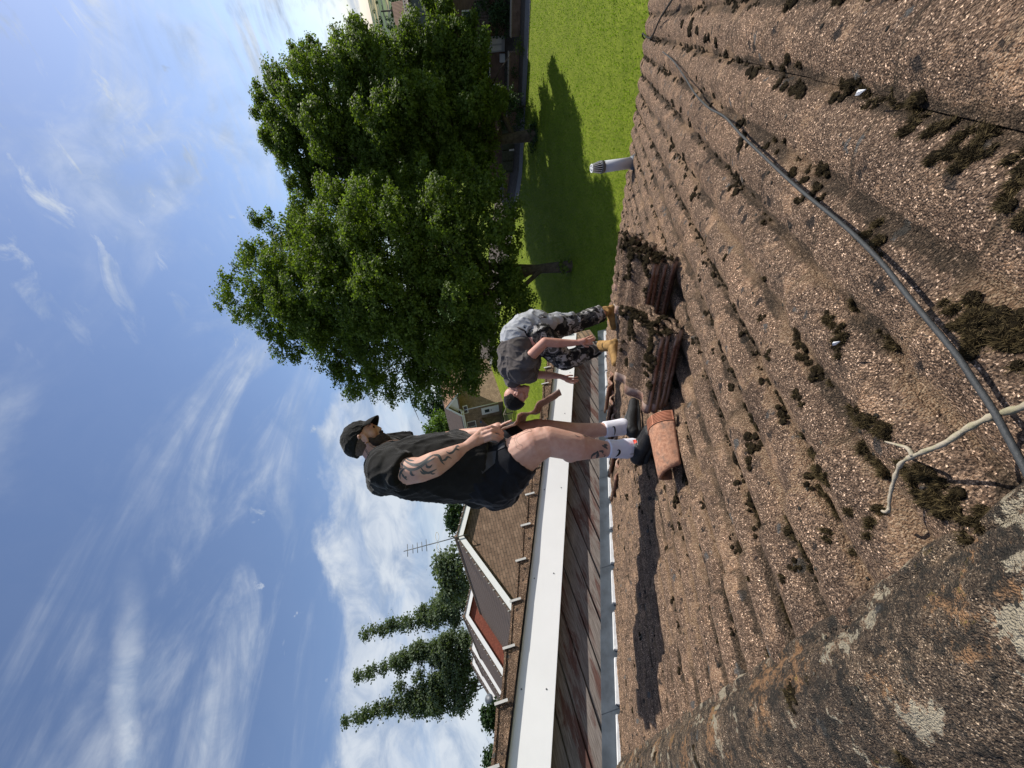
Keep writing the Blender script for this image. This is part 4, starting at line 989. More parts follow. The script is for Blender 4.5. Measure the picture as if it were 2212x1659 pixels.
bm = bmesh.new(); add_prism(bm, [(hx, hy+.02, ez-.1), (hx+8.5, hy+.02, ez-.1), (hx+4.2, hy+.02, rz)], (0, .3, 0)); bmesh.ops.recalc_face_normals(bm, faces=bm.faces[:]); from_bm('gable_wall', bm, MT['brick_red'], hs_)
box_obj('gutter', (hx-.42, hy+8, ez-.14), (.12, 16.6, .12), MT['plastic_white'], hs_)
box_obj('fascia', (hx-.30, hy+8, ez-.32), (.05, 16.4, .20), MT['white_board'], hs_)
tube_obj('downpipe', [(hx-.08, hy-.06, ez-.2), (hx-.08, hy-.06, gz)], .05, MT['plastic_white'], hs_, 8)
bm = bmesh.new()
for sg, x0 in ((1, hx-.45), (-1, hx+8.95)): add_prism(bm, [(x0, hy-.40, ez-.28), (hx+4.2, hy-.40, rz-.16), (hx+4.2, hy-.40, rz+.08), (x0, hy-.40, ez-.02)], (0, .04, 0))
bmesh.ops.recalc_face_normals(bm, faces=bm.faces[:]); from_bm('bargeboard', bm, MT['white_board'], hs_)
# small cross gable above the front
gc = xhit(781, 963, hx-.2); gl = xhit(763, 979, hx-.2)
hw = abs(gl.y-gc.y); rz2 = gc.z; dz2 = .9*hw
bm = bmesh.new(); add_prism(bm, [(hx-.15, gc.y-hw, rz2-dz2), (hx-.15, gc.y+hw, rz2-dz2), (hx-.15, gc.y, rz2-.12)], (5., 0, 0)); bmesh.ops.recalc_face_normals(bm, faces=bm.faces[:]); from_bm('small_gable', bm, MT['plastic_white'], hs_)
for sg in (-1, 1):
    bm = bmesh.new(); add_prism(bm, [(hx-.5, gc.y, rz2), (hx-.5, gc.y+sg*(hw+.25), rz2-dz2-.2), (hx-.5, gc.y+sg*(hw+.25), rz2-dz2-.05), (hx-.5, gc.y, rz2+.14)], (5.5, 0, 0)); bmesh.ops.recalc_face_normals(bm, faces=bm.faces[:]); from_bm('small_roof', bm, MT['far_orange'], hs_)
    bm = bmesh.new(); add_prism(bm, [(hx-.55, gc.y, rz2-.24), (hx-.55, gc.y+sg*(hw+.27), rz2-dz2-.42), (hx-.55, gc.y+sg*(hw+.27), rz2-dz2-.12), (hx-.55, gc.y, rz2+.06)], (.04, 0, 0)); bmesh.ops.recalc_face_normals(bm, faces=bm.faces[:]); from_bm('bargeboard', bm, MT['white_board'], hs_)
bm = bmesh.new(); c_ = Vector((hx-.1, gc.y+hw+.1, rz2-dz2)); 
box_obj('wall_panel', (hx-.06, gc.y, (ez+rz2-dz2)/2), (.10, 2*hw, max(.3, rz2-dz2-ez)), MT['brick_red'], hs_)
def win_x(nm, Xa, Ya, Xb, Yb, xx, parent, frame='plastic_white', pane='glass', bars=1, th=.07, dep=.08):
    a, b = xhit(Xa, Ya, xx), xhit(Xb, Yb, xx); y0, y1 = sorted((a.y, b.y)); z0, z1 = sorted((a.z, b.z)); cy_, cz_ = (y0+y1)/2, (z0+z1)/2
    bm = bmesh.new()
    for (c, s) in (((xx-.03, cy_, z1-th/2), (dep, y1-y0, th)), ((xx-.03, cy_, z0+th/2), (dep, y1-y0, th)), ((xx-.03, y0+th/2, cz_), (dep-.01, th, z1-z0-2*th)), ((xx-.03, y1-th/2, cz_), (dep-.01, th, z1-z0-2*th))): add_box(bm, c, *s)
    for k in range(bars): yb_ = y0+(y1-y0)*(k+1)/(bars+1); add_box(bm, (xx-.03, yb_, cz_), dep-.02, th*.8, z1-z0-2*th)
    o = from_bm(nm, bm, MT[frame], parent); box_obj('pane', (xx-.008, cy_, cz_), (.012, y1-y0-.02, z1-z0-.02), MT[pane], o); return o
win_x('window', 782, 999, 768, 1012, hx, hs_, bars=1); win_x('window', 747, 1008, 729, 1031, hx, hs_, bars=1); win_x('window', 779, 1047, 770, 1060, hx, hs_, bars=0)
da, db = xhit(798, 1041, hx-.02), xhit(783, 1075, hx-.02)
dy0, dy1 = hy+.35, hy+1.45
d_ = box_obj('door', (hx-.05, (dy0+dy1)/2, gz+1.05), (.08, dy1-dy0, 2.1), MT['plastic_white'], hs_)
box_obj('pane', (hx-.10, (dy0+dy1)/2+.0, gz+1.45), (.01, .5, .55), MT['glass'], d_); box_obj('letterbox', (hx-.10, (dy0+dy1)/2, gz+.95), (.01, .28, .06), MT['black'], d_)
pa, pb_ = xhit(789, 1057, hx-1.2), xhit(748, 1085, hx-1.2)
py0, py1 = hy+2.2, hy+4.6
bm = bmesh.new(); add_prism(bm, [(hx-1.4, py0, gz-.3), (hx, py0, gz-.3), (hx, py0, gz+2.1), (hx-1.4, py0, gz+1.5)], (0, py1-py0, 0)); bmesh.ops.recalc_face_normals(bm, faces=bm.faces[:]); from_bm('porch', bm, MT['brick'], hs_)
bm = bmesh.new(); add_prism(bm, [(hx-1.6, py0-.15, gz+1.5), (hx, py0-.15, gz+2.2), (hx, py0-.15, gz+2.35), (hx-1.6, py0-.15, gz+1.65)], (0, py1-py0+.3, 0)); bmesh.ops.recalc_face_normals(bm, faces=bm.faces[:]); pr = from_bm('porch_roof', bm, MT['far_orange'], hs_)
box_obj('porch_fascia', (hx-1.63, (py0+py1)/2, gz+1.56), (.05, py1-py0+.3, .18), MT['white_board'], hs_)
ab = xhit(748, 1040, hx-.05); box_obj('alarm_box', (hx-.06, ab.y, ab.z), (.1, .28, .35), simple('blue_box', (.05, .13, .26), .5), hs_)
# wavy-topped garden fence before it
ff_ = thing('wavy_fence', 'low garden fence with a pale wavy top rail before the house with the white door', 'fence', (hx-4.2, hy+2, gz))
fx = hx-4.2; fz = terr(fx, hy)
fy0, fy1 = hy-4., hy+9.
pts = [(fx, y_, terr(fx, y_)+.95+.10*math.cos((y_-fy0)*2*math.pi/1.8)) for y_ in np.arange(fy0, fy1, .15)]
tube_obj('top_rail', pts, .05, MT['coping'], ff_, 6)
for k in range(8): y_ = fy0+1.8*k; box_obj('post', (fx, y_, terr(fx, y_)+.55), (.10, .10, 1.1), MT['coping'], ff_)
bm = bmesh.new()
for k in range(84): y_ = fy0+.155*k; add_box(bm, (fx+.03, y_, terr(fx, y_)+.45), .02, .10, .85)
from_bm('pickets', bm, MT['fence_green'], ff_)
sh = thing('garden_shed', 'small white-fronted shed with a grey roof behind the wavy fence', 'shed', (hx-7, hy+2.6, gz))
sx_, sy2 = hx-7.2, hy+2.9; sz = terr(sx_, sy2)
box_obj('wall', (sx_, sy2, sz+.6), (1.4, 1.8, 1.3), MT['fence_green'], sh); box_obj('front_board', (sx_-.72, sy2-.2, sz+.95), (.03, .9, .55), MT['white_board'], sh)
bm = bmesh.new(); add_prism(bm, [(sx_-.9, sy2-1.1, sz+1.2), (sx_+.8, sy2-1.1, sz+1.55), (sx_+.8, sy2-1.1, sz+1.62), (sx_-.9, sy2-1.1, sz+1.27)], (0, 2.3, 0)); from_bm('roof', bm, MT['lead'], sh)

# ------------------------------------------------------------------ houses across the footpath on the right
def rbox(nm, a0, a1, b0, b1, z0, z1, mat, parent, bev=0.):
    c = E0+EX*((a0+a1)/2)+EN*((b0+b1)/2); c = Vector((c.x, c.y, (z0+z1)/2))
    return box_obj(nm, c, (abs(b1-b0), abs(a1-a0), abs(z1-z0)), MT[mat] if isinstance(mat, str) else mat, parent, Matrix((EN, EX, Vector((0, 0, 1)))).transposed(), bev)
def ab_(X, Y, b): P = phit(X, Y, E0+EN*b, EN); return (P-E0).dot(EX), P.z
def rprism(nm, prof, a0, a1, mat, parent):
    """prof: (b, z) outline swept along the wall direction"""
    bm = bmesh.new(); add_prism(bm, [E0+EX*a0+EN*b+Vector((0, 0, z)) for b, z in prof], EX*(a1-a0)); bmesh.ops.recalc_face_normals(bm, faces=bm.faces[:]); return from_bm(nm, bm, MT[mat], parent)
BW = 5.6
rh = thing('tile_hung_house', 'dark brick house with a grey dormer and pantiled canopy', 'house', E0+EN*BW)
aR = -16.; aL = ab_(1545, 1050, BW)[0]
zc0 = ab_(1620, 1059, BW-.9)[1]; zc1 = ab_(1620, 1029, BW)[1]; ze = ab_(1620, 958, BW)[1]; zr = ab_(1630, 876, BW+5.)[1]
rbox('wall', aR, aL+9, BW, BW+10, -1, ze, 'brick_red', rh)
rprism('canopy', [(BW-1.0, zc0), (BW, zc1), (BW, zc1+.12), (BW-1.05, zc0+.12)], aR, ab_(1588, 1040, BW)[0], 'far_tiles', rh)
rprism('roof', [(BW-.4, ze-.1), (BW+5., zr), (BW+10.4, ze-.1), (BW+5., zr-.2)], aR, aL+9.3, 'far_tiles', rh)
rprism('gutter', [(BW-.5, ze-.12), (BW-.38, ze-.12), (BW-.38, ze-.02), (BW-.5, ze-.02)], aR, aL+9.3, 'black', rh)
a0, z1 = ab_(1645, 887, BW+1.6); a1, z0 = ab_(1598, 926, BW+1.6)
dm = rbox('dormer', a0-1.0, a1, BW+1.6, BW+4, z0, z1, 'dormer_grey', rh)
rbox('dormer_trim', a0-1.0, a1+.08, BW+1.5, BW+4.05, z1, z1+.12, 'far_tiles', rh)
def rwin(Xa, Ya, Xb, Yb, nm='window', b=BW, mat='plastic_white', bars=1):
    a0, z1 = ab_(Xa, Ya, b); a1, z0 = ab_(Xb, Yb, b); o = rbox(nm, a0, a1, b-.05, b-.005, z0, z1, mat, rh)
    rbox('pane', min(a0, a1)+.07, max(a0, a1)-.07, b-.058, b-.045, min(z0, z1)+.07, max(z0, z1)-.07, 'glass', o)
rwin(1637, 997, 1602, 1020); rwin(1530, 1040, 1493, 1059); rwin(1477, 1062, 1444, 1080)
rwin(1560, 985, 1535, 1010)
a0, z1 = ab_(1580, 1050, BW); a1, z0 = ab_(1550, 1104, BW)
dr = rbox('door', a0, a1, BW-.07, BW-.01, 0, 2.0, 'plastic_grey', rh)
for k in range(2): rbox('door_panel', a0+.12+.38*k, a0+.40+.38*k, BW-.085, BW-.07, .25, 1.0, 'plastic_white', dr)
a0, z1 = ab_(1543, 1079, BW); a1, z0 = ab_(1527, 1093, BW); rbox('meter_box', a0, a1, BW-.16, BW-.01, z0, z1, 'plastic_white', rh)
# garden walls, fences and shrubs along the path
def gwall(name, label, cat, Xa, Xb, b, Ytop, mat, cop=None, th=.2, group=None):
    a0, a1 = ab_(Xa, 1120, b)[0], ab_(Xb, 1120, b)[0]; zt = ab_((Xa+Xb)/2, Ytop, b)[1]
    P = ef((a0+a1)/2, b); t = thing(name, label, cat, P, group); zg = min(ground(*(ef(a0, b)[:2])), ground(*(ef(a1, b)[:2])))
    rbox('wall' if mat.startswith('brick') else 'boards', a0, a1, b, b+th, zg-.2, zt, mat, t)
    if cop: rbox('coping', a0-.02, a1+.02, b-.03, b+th+.03, zt, zt+.05, cop, t)
    return t, a0, a1, zt
gwall('garden_wall', 'dark brick garden wall with pale coping at the right edge, right of the driveway gap', 'wall', 1720, 1580, 1.9, 1106, 'brick_red', 'coping', group='garden walls along the footpath')
gwall('garden_wall', 'dark brick garden wall just left of the driveway gap', 'wall', 1547, 1468, 1.9, 1100, 'brick_red', 'coping', group='garden walls along the footpath')
gwall('garden_wall', 'dark brick garden wall behind the second tree, up to the green fence', 'wall', 1467.5, 1389, 1.9, 1096, 'brick_red', 'coping', group='garden walls along the footpath')
t, a0, a1, zt = gwall('board_fence', 'weathered green-grey board fence behind the trunk of the second tree', 'fence', 1387, 1290, 2.6, 1085, 'fence_green', None, .06)
for k in range(5): a = a0+(a1-a0)*k/4; rbox('post', a-.05, a+.05, 2.52, 2.6, -.2, zt+.05, 'fence_green', t)
pw, zz = ab_(1336, 1112, 2.5); rbox('white_notice', pw-.06, pw+.06, 2.49, 2.515, zz-.05, zz+.45, 'plastic_white', t)
t, a0, a1, zt = gwall('board_fence', 'darker lower board fence left of the green-grey fence', 'fence', 1289, 1235, 3.2, 1088, 'fence_wood', None, .06)
rbox('post', a1-.05, a1+.05, 3.1, 3.2, -.2, zt+.1, 'coping', t)
gwall('garden_wall', 'brick garden wall seen low between the two maple trunks', 'wall', 1150, 1085, 3.0, 1092, 'brick_red', None, .2, 'garden walls along the footpath')
gwall('garden_wall', 'brick garden wall left of the nearer maple trunk', 'wall', 1040, 930, 3.2, 1096, 'brick_red', None, .2, 'garden walls along the footpath')
gs = thing('garden_shed', 'shed with a sloping white bargeboard behind the green-grey fence', 'shed', ef(ab_(1375, 1110, 4.5)[0], 4.5))
a0, a1 = ab_(1400, 1090, 4.5)[0], ab_(1352, 1090, 4.5)[0]; zt = ab_(1387, 1082, 4.5)[1]
rbox('wall', a0, a1, 4.5, 6.5, 0, zt, 'fence_wood', gs); rprism('roof', [(4.3, zt), (6.6, zt+.9), (6.6, zt+1.), (4.3, zt+.1)], a0, a1+.2, 'far_orange', gs); rprism('bargeboard', [(4.25, zt-.08), (6.6, zt+.84), (6.6, zt+1.02), (4.25, zt+.12)], a0-.04, a0, 'white_board', gs)
def shrub(label, X, Y, d, r, seed, mat='leaf_dark', name='garden_shrub', n=120, sz=.14):
    P = at(X, Y, d); P = Vector((P.x, P.y, terr(P.x, P.y))); t = thing(name, label, 'shrub', P)
    bl = [(P+Vector((.5*r*math.cos(k*2.1), .5*r*math.sin(k*2.1), r*(.55+.2*k))), r*.62) for k in range(4)]
    C_, N_ = crown(bl, n, 9, .14, sz); leaf_mesh('foliage', C_, N_, sz, MT[mat], t); tube_obj('stem', [P-Vector((0, 0, .1)), P+Vector((0, 0, r*.8))], .04, MT['bark'], t, 6)
shrub('dark shrub filling the corner under the canopy at the right edge', 1635, 1090, 24, 1.3, 1, n=200)
shrub('dark shrub rising behind the garden wall beside the shed', 1425, 1090, 25.3, 1.3, 2, n=220)
shrub('low shrub spilling over the garden wall coping', 1505, 1098, 25.2, .35, 3, 'leaf_dark', n=40, sz=.09)
shrub('grass clump at the foot of the driveway gap', 1556, 1110, 23.5, .3, 4, 'leaf', n=30, sz=.08)
# small orange-roofed house, pole and far woods
oP = at(1603, 872, 62); oh = thing('small_house', 'small orange-roofed house beyond the ridge of the dormer house', 'house', Vector((oP.x, oP.y, terr(oP.x, oP.y))))
zr_ = at(1603, 856, 62).z; bx, by = oP.x, oP.y
box_obj('wall', (bx+3, by, (terr(bx, by)-1+zr_-1.6)/2), (6, 5.4, zr_-1.6-terr(bx, by)+1), MT['brick'], oh)
bm = bmesh.new(); add_prism(bm, [(bx-.4, by-2.9, zr_-1.7), (bx+3, by-2.9, zr_), (bx+6.4, by-2.9, zr_-1.7)], (0, 5.8, 0)); bmesh.ops.recalc_face_normals(bm, faces=bm.faces[:]); from_bm('roof', bm, MT['far_orange'], oh)
box_obj('fascia', (bx-.42, by, zr_-1.78), (.06, 5.8, .2), MT['white_board'], oh)
pp = at(1637, 862, 70); tp = thing('telegraph_pole', 'thin telegraph pole against the distant fields', 'pole', Vector((pp.x, pp.y, terr(pp.x, pp.y))))
z_ = at(1637, 822, 70).z; tube_obj('pole', [(pp.x, pp.y, terr(pp.x, pp.y)), (pp.x, pp.y, z_)], .12, MT['bark'], tp, 6); box_obj('crossarm', (pp.x, pp.y, z_-.4), (.1, 1.6, .12), MT['bark'], tp)
wc, wnn = [], []
for k in range(1400):
    d = 90+1200*rng.random()**1.6; a = R(-14+24*rng.random()); x, y = d*math.cos(a), d*math.sin(a)
    if noise.noise(Vector((x*.012, y*.012, 3.))) < .02: continue
    h = 3+4*rng.random()
    m_ = 26; dd = rng.normal(size=(m_, 3)); dd /= np.linalg.norm(dd, axis=1, keepdims=True)
    wc.append(np.array([x, y, terr(x, y)+h*.5])+dd*np.array([h*.6, h*.6, h*.5])); wnn.append(dd)
o = leaf_mesh('far_wood', np.concatenate(wc), np.concatenate(wnn), 2.6, MT['leaf_dark'], None); tag(o, kind='stuff')
# ------------------------------------------------------------------ people
class Body:
    """tapered limbs gathered in one mesh and fused into one continuous skin"""
    def __init__(s): s.bm = bmesh.new()
    def ball(s, P, r, sc=None, fr=None):
        m = Matrix.Translation(P)
        if sc is not None:
            f = Matrix(fr).transposed().to_4x4() if fr else Matrix.Identity(4); m = m @ f @ Matrix.Diagonal((*sc, 1))
        bmesh.ops.create_icosphere(s.bm, subdivisions=3, radius=r, matrix=m)
    def limb(s, *pr, flat0=False, flat1=False, seg=20):
        P = [Vector(p) for p, r in pr]; rr = [r for p, r in pr]
        for i, (p, r) in enumerate(zip(P, rr)):
            if (i == 0 and flat0) or (i == len(P)-1 and flat1): continue
            s.ball(p, r)
        for i in range(len(P)-1): add_tube(s.bm, [P[i], P[i+1]], [rr[i], rr[i+1]], seg)
    def fuse(s, name, mat, parent, vox=.008, sm=6, wr=None, group=None):
        me = bpy.data.meshes.new(name); s.bm.to_mesh(me); s.bm.free()
        o = bpy.data.objects.new(name, me); COL.objects.link(o)
        r = o.modifiers.new('r', 'REMESH'); r.mode = 'VOXEL'; r.voxel_size = vox
        k = o.modifiers.new('s', 'SMOOTH'); k.factor = .5; k.iterations = sm
        dg = bpy.context.evaluated_depsgraph_get(); m2 = bpy.data.meshes.new_from_object(o.evaluated_get(dg)); m2.name = name
        bpy.data.objects.remove(o); bpy.data.meshes.remove(me)
        if wr:
            m2.update(); nn = [v.normal.copy() for v in m2.vertices]
            for v, n_ in zip(m2.vertices, nn): v.co += n_*wr(v.co)
        return link(name, m2, mat, parent, True)
def bvh_of(*objs):
    vs_, fs_ = [], []
    for o in objs:
        b = len(vs_); off = o.parent.location if False else Vector()
        vs_ += [v.co.copy() for v in o.data.vertices]; fs_ += [[b+i for i in p.vertices] for p in o.data.polygons]
    return BVHTree.FromPolygons(vs_, fs_)
def surf(bv, X, Y, lift):
    d = ray(X, Y).normalized(); h = bv.ray_cast(EYE, d, 12.)
    if h[0] is None: return None
    n_ = h[1] if h[1].dot(d) < 0 else -h[1]
    return h[0]+n_*lift
def ink(name, strokes, bv, mat, parent, lift=.0012):
    """drawn marks that follow the skin or cloth they sit on"""
    V, F = [], []
    for pts, wd in strokes:
        P = smooth_path([(x, y, 0) for x, y in pts], 6); n = len(P)
        if not hasattr(wd, '__len__'): wd = (wd*.35, wd, wd*.25)
        prev = None
        for i, p in enumerate(P):
            t = (P[min(i+1, n-1)]-P[max(i-1, 0)]); t.z = 0
            if t.length == 0: continue
            t.normalize(); q = i/(n-1); w_ = np.interp(q, np.linspace(0, 1, len(wd)), wd)/2
            a, b = surf(bv, p.x-t.y*w_, p.y+t.x*w_, lift), surf(bv, p.x+t.y*w_, p.y-t.x*w_, lift)
            if a is None or b is None or (a-b).length > .05: prev = None; continue
            V += [a, b]; k = len(V)-2
            if prev is not None and (V[prev]-a).length < .05: F.append((prev, prev+1, k+1, k))
            prev = k
    return mesh_py(name, V, F, mat, parent, True)
def patch(name, quad, bv, mat, parent, lift=.002, n=14):
    V, F = [], []
    ok = {}
    for i in range(n+1):
        for j in range(n+1):
            a, b = i/n, j/n; X = (quad[0][0]*(1-a)+quad[1][0]*a)*(1-b)+(quad[3][0]*(1-a)+quad[2][0]*a)*b; Y = (quad[0][1]*(1-a)+quad[1][1]*a)*(1-b)+(quad[3][1]*(1-a)+quad[2][1]*a)*b
            p = surf(bv, X, Y, lift)
            if p is not None: ok[i, j] = len(V); V.append(p)
    for i in range(n):
        for j in range(n):
            k = [(i, j), (i+1, j), (i+1, j+1), (i, j+1)]
            if all(q in ok for q in k) and max((V[ok[k[0]]]-V[ok[q]]).length for q in k) < .06: F.append([ok[q] for q in k])
    return mesh_py(name, V, F, mat, parent, True)
def head(B, c, f, u, k=1.):
    s_ = u.cross(f).normalized()
    def P(a, b, d=0.): return c+f*(a*k)+u*(b*k)+s_*(d*k)
    fr = (f, s_, u)
    B.ball(P(-.022, .022), .1*k, (1., .80, .95), fr); B.ball(P(.012, .012), .088*k, (1., .80, 1.05), fr)
    for d in (-1, 1):
        B.ball(P(.045, -.022, .034*d), .034*k); B.limb((P(.0, -.055, .052*d), .024*k), (P(.066, -.098, .020*d), .020*k))
        B.ball(P(.078, .022, .030*d), .017*k, (1, 1.4, .7), fr)
        # ear: rim and lobe
        e = [P(.0+.018*math.cos(a)-.008, -.016+.033*math.sin(a), (.084+.012*(math.cos(a) < 0))*d) for a in np.linspace(-2.0, 2.6, 9)]
        for i in range(8): B.limb((e[i], .0075*k), (e[i+1], .0075*k), seg=8)
        B.ball(P(-.006, -.014, .076*d), .018*k, (1., .45, 1.5), fr)
    B.limb((P(.020, -.045), .058*k), (P(.052, -.080), .044*k)); B.ball(P(.080, -.108), .021*k, (1, 1.3, .9), fr)
    B.limb((P(.086, .022), .012*k), (P(.103, -.020), .013*k)); B.ball(P(.104, -.026), .0135*k, (1, 1.3, .8), fr); B.ball(P(.078, -.050), .030*k); B.ball(P(.070, -.084), .034*k)
    for d in (-1, 1): B.ball(P(.093, -.031, .012*d), .0085*k)
    B.ball(P(.094, -.056), .016*k, (.8, 1.5, .55), fr); B.ball(P(.092, -.070), .016*k, (.8, 1.35, .55), fr)
    return P, s_
def finger(B, pts, r): 
    n = len(pts)
    B.limb(*[(Vector(p), r*(1-.22*i/(n-1))) for i, p in enumerate(pts)], seg=10)
def wrinkle(amp, sc, ax=Vector((0, 0, 1)), st=3., seed=0.):
    def f(co):
        w_ = Vector((noise.noise(co*4+Vector((seed, 1, 0))), noise.noise(co*4+Vector((0, seed, 7))), noise.noise(co*4+Vector((9, 2, seed)))))*.035
        q = (co+w_)*sc; q = q - ax*q.dot(ax)*(1-1/st)
        a = 1-min(1, abs(noise.noise(q+Vector((seed, 0, 0))))*2.6); b = 1-min(1, abs(noise.noise(q*1.9+Vector((0, seed, 5))))*2.6)
        return amp*(a**2.4+.45*b**2.2)
    return f
# ---- the standing man
def Z(x, y, d): return at(918.4-.3473*y, 713.2+.3473*x, d)
def Zp(x, y): return (918.4-.3473*y, 713.2+.3473*x)
hN, tN = roof_hit(664, 1394, .03), roof_hit(738, 1419, .03)
hF, tF = roof_hit(716, 1384, .04), roof_hit(796, 1377, .04)
m1 = thing('person', 'man in black cap, T-shirt and shorts standing with a roof tile in his hands', 'person', (hN+hF)/2)
B = Body()
f1 = (XC*.66-YC*.66+FW*.36).normalized(); u1 = (YC*.70+XC*.64); u1 = (u1-f1*u1.dot(f1)).normalized()
hc = at(713, 786, 2.36)
HP1, hs1 = head(B, hc, f1, u1, .97)
B.limb((at(668, 824, 2.36), .080), (at(686, 808, 2.36), .070), (at(698, 795, 2.36), .062))
B.limb((at(652, 850, 2.22), .11), (at(656, 850, 2.36), .15), (at(672, 852, 2.50), .11)); B.limb((at(650, 850, 2.36), .15), (at(650, 950, 2.36), .18), (at(640, 1060, 2.36), .165))
B.limb((at(648, 832, 2.16), .082), (at(641, 868, 2.10), .078), (at(644, 908, 2.06), .066), (at(656, 938, 2.07), .068), (at(676, 978, 2.11), .050), (at(690, 1005, 2.15), .035))
B.limb((at(690, 1005, 2.15), .034), (at(705, 1026, 2.18), .034), (at(719, 1042, 2.205), .022)); B.limb((at(692, 1008, 2.15), .030), (at(707, 1041, 2.185), .021)); B.limb((at(697, 1012, 2.16), .03), (at(729, 1041, 2.215), .018)); B.limb((at(697, 1012, 2.16), .028), (at(713, 1042, 2.19), .021))
dh = 2.19
for pts in ([(731, 1042, dh+.02), (737.5, 1061, dh+.02), (734, 1076, dh+.03), (724, 1086, dh+.05)], [(723, 1043, dh), (730, 1062, dh), (727, 1075, dh+.02), (716.5, 1086, dh+.045)], [(714, 1044, dh-.01), (721, 1062, dh-.015), (718, 1074, dh), (710, 1085, dh+.03)], [(705, 1045, dh-.01), (711.5, 1061, dh-.015), (709.5, 1072, dh), (703, 1082, dh+.02)]):
    finger(B, [at(*p) for p in pts], .0115)
finger(B, [at(708, 1022, 2.22), at(726, 1040, 2.25), at(737, 1062, 2.27)], .0145)
B.limb((at(690, 845, 2.56), .085), (at(700, 930, 2.62), .060), (at(715, 990, 2.58), .052), (at(727, 1052, 2.47), .032), (at(735, 1076, 2.43), .034), seg=14)
for pts in ([(736, 1078, 2.42), (743, 1088, 2.40), (750, 1104, 2.385)], [(738, 1076, 2.47), (742, 1094, 2.55), (741, 1106, 2.60)], [(737, 1080, 2.50), (739, 1098, 2.58), (737, 1110, 2.63)], [(735, 1083, 2.52), (735, 1100, 2.60), (732, 1112, 2.64)], [(732, 1086, 2.52), (730, 1100, 2.60), (727, 1111, 2.63)]):
    finger(B, [at(*p) for p in pts], .0105)
B.limb((at(630, 1068, 2.27), .13), (at(664, 1106, 2.24), .128), (at(694, 1149, 2.22), .104), (at(706, 1182, 2.22), .086), (at(698, 1222, 2.23), .083), (at(694, 1246, 2.24), .081), (at(690, 1280, 2.26), .060), (at(689, 1306, 2.27), .047), (at(689, 1356, 2.30), .042))
B.ball(at(717, 1165, 2.21), .052); B.ball(at(682, 1232, 2.25), .060)
B.limb((at(655, 1066, 2.48), .13), (at(705, 1110, 2.48), .12), (at(728, 1160, 2.49), .078), (at(726, 1205, 2.5), .072), (at(724, 1240, 2.52), .066), (at(730, 1290, 2.54), .046), (at(733, 1318, 2.55), .043), (at(736, 1350, 2.57), .042))
body1 = B.fuse('body', MT['skin1'], m1, .0047, 3)
# clothes
B = Body()
for d in (2.27, 2.45):
    B.limb((at(648, 850, d), .150), (at(649, 900, d), .183), (at(650, 955, d), .197), (at(648, 1005, d), .192), (at(648, 1052, d), .182), flat1=True, seg=28)
B.limb((at(648, 836, 2.17), .098), (at(643, 860, 2.12), .100), (at(641, 879, 2.085), .098), flat1=True, seg=24); B.limb((at(645, 838, 2.15), .106), (at(648, 852, 2.17), .120), (at(650, 838, 2.2), .118), (at(664, 838, 2.36), .112), (at(688, 846, 2.54), .095)); B.limb((at(690, 845, 2.55), .098), (at(698, 892, 2.60), .092), flat1=True, seg=20)
B.limb((at(622, 826, 2.30), .085), (at(655, 818, 2.38), .085)); B.limb((at(664, 832, 2.36), .10), (at(676, 819, 2.36), .086), flat1=True)
B.ball(at(686, 985, 2.36), .12); B.ball(at(600, 1030, 2.33), .10)
shirt1 = B.fuse('tshirt', MT['cloth_black'], m1, .0085, 3, wrinkle(.0095, 12., (YC*.8-XC*.5).normalized(), 3.2, 3.))
B = Body()
for d in (2.27, 2.46): B.limb((at(645, 1022, d), .178), (at(632, 1062, d), .176))
B.limb((at(610, 1072, 2.29), .135), (at(640, 1085, 2.26), .160), (at(676, 1122, 2.235), .136), flat1=True, seg=28); B.limb((at(625, 1078, 2.47), .16), (at(700, 1104, 2.47), .135), (at(715, 1118, 2.47), .132), flat1=True, seg=24)
B.ball(at(612, 1078, 2.40), .14)
shorts1 = B.fuse('shorts', MT['cloth_black2'], m1, .0085, 3, wrinkle(.009, 11., (YC*.5+XC*.85).normalized(), 2., 7.))
bvs = bvh_of(shorts1)
patch('side_panel', [Zp(912, 700), Zp(1035, 672), Zp(1028, 748), Zp(945, 815)], bvs, MT['panel_grey'], m1, .004)
patch('hem_panel', [Zp(1050, 640), Zp(1092, 610), Zp(1085, 650), Zp(1045, 670)], bvs, MT['panel_grey'], m1, .004)
# cap
def dome(c, f, u, rf, rs_, ru, lip=.012, n=28, m=12):
    B = Body(); s_ = u.cross(f).normalized(); V = []
    for i in range(m+1):
        e = math.pi/2*i/m
        for j in range(n): a = 2*math.pi*j/n; V.append(B.bm.verts.new(c+(f*(math.cos(a)*rf)+s_*(math.sin(a)*rs_))*max(.02, math.cos(e))+u*(math.sin(e)*ru)))
    low = [B.bm.verts.new(v_.co-u*lip) for v_ in V[:n]]
    for j in range(n): B.bm.faces.new((low[j], low[(j+1) % n], V[(j+1) % n], V[j]))
    for i in range(m):
        for j in range(n): B.bm.faces.new((V[i*n+j], V[i*n+(j+1) % n], V[(i+1)*n+(j+1) % n], V[(i+1)*n+j]))
    B.bm.faces.new(V[m*n:]); B.bm.faces.new(low[::-1]); return B, s_
fc = (XC*.94-YC*.22+FW*.26).normalized(); uc = (YC*.95+XC*.27); uc = (uc-fc*uc.dot(fc)).normalized(); cc_ = at(710, 777, 2.36)
B, sc_ = dome(cc_, fc, uc, .113, .099, .108, .018)
crown_o = B.fuse('cap', MT['cloth_black'], m1, .0045, 3, wrinkle(.004, 24., sc_, 1.6, 2.))
V, F = [], []; fp = (fc*.72-uc*.70).normalized()
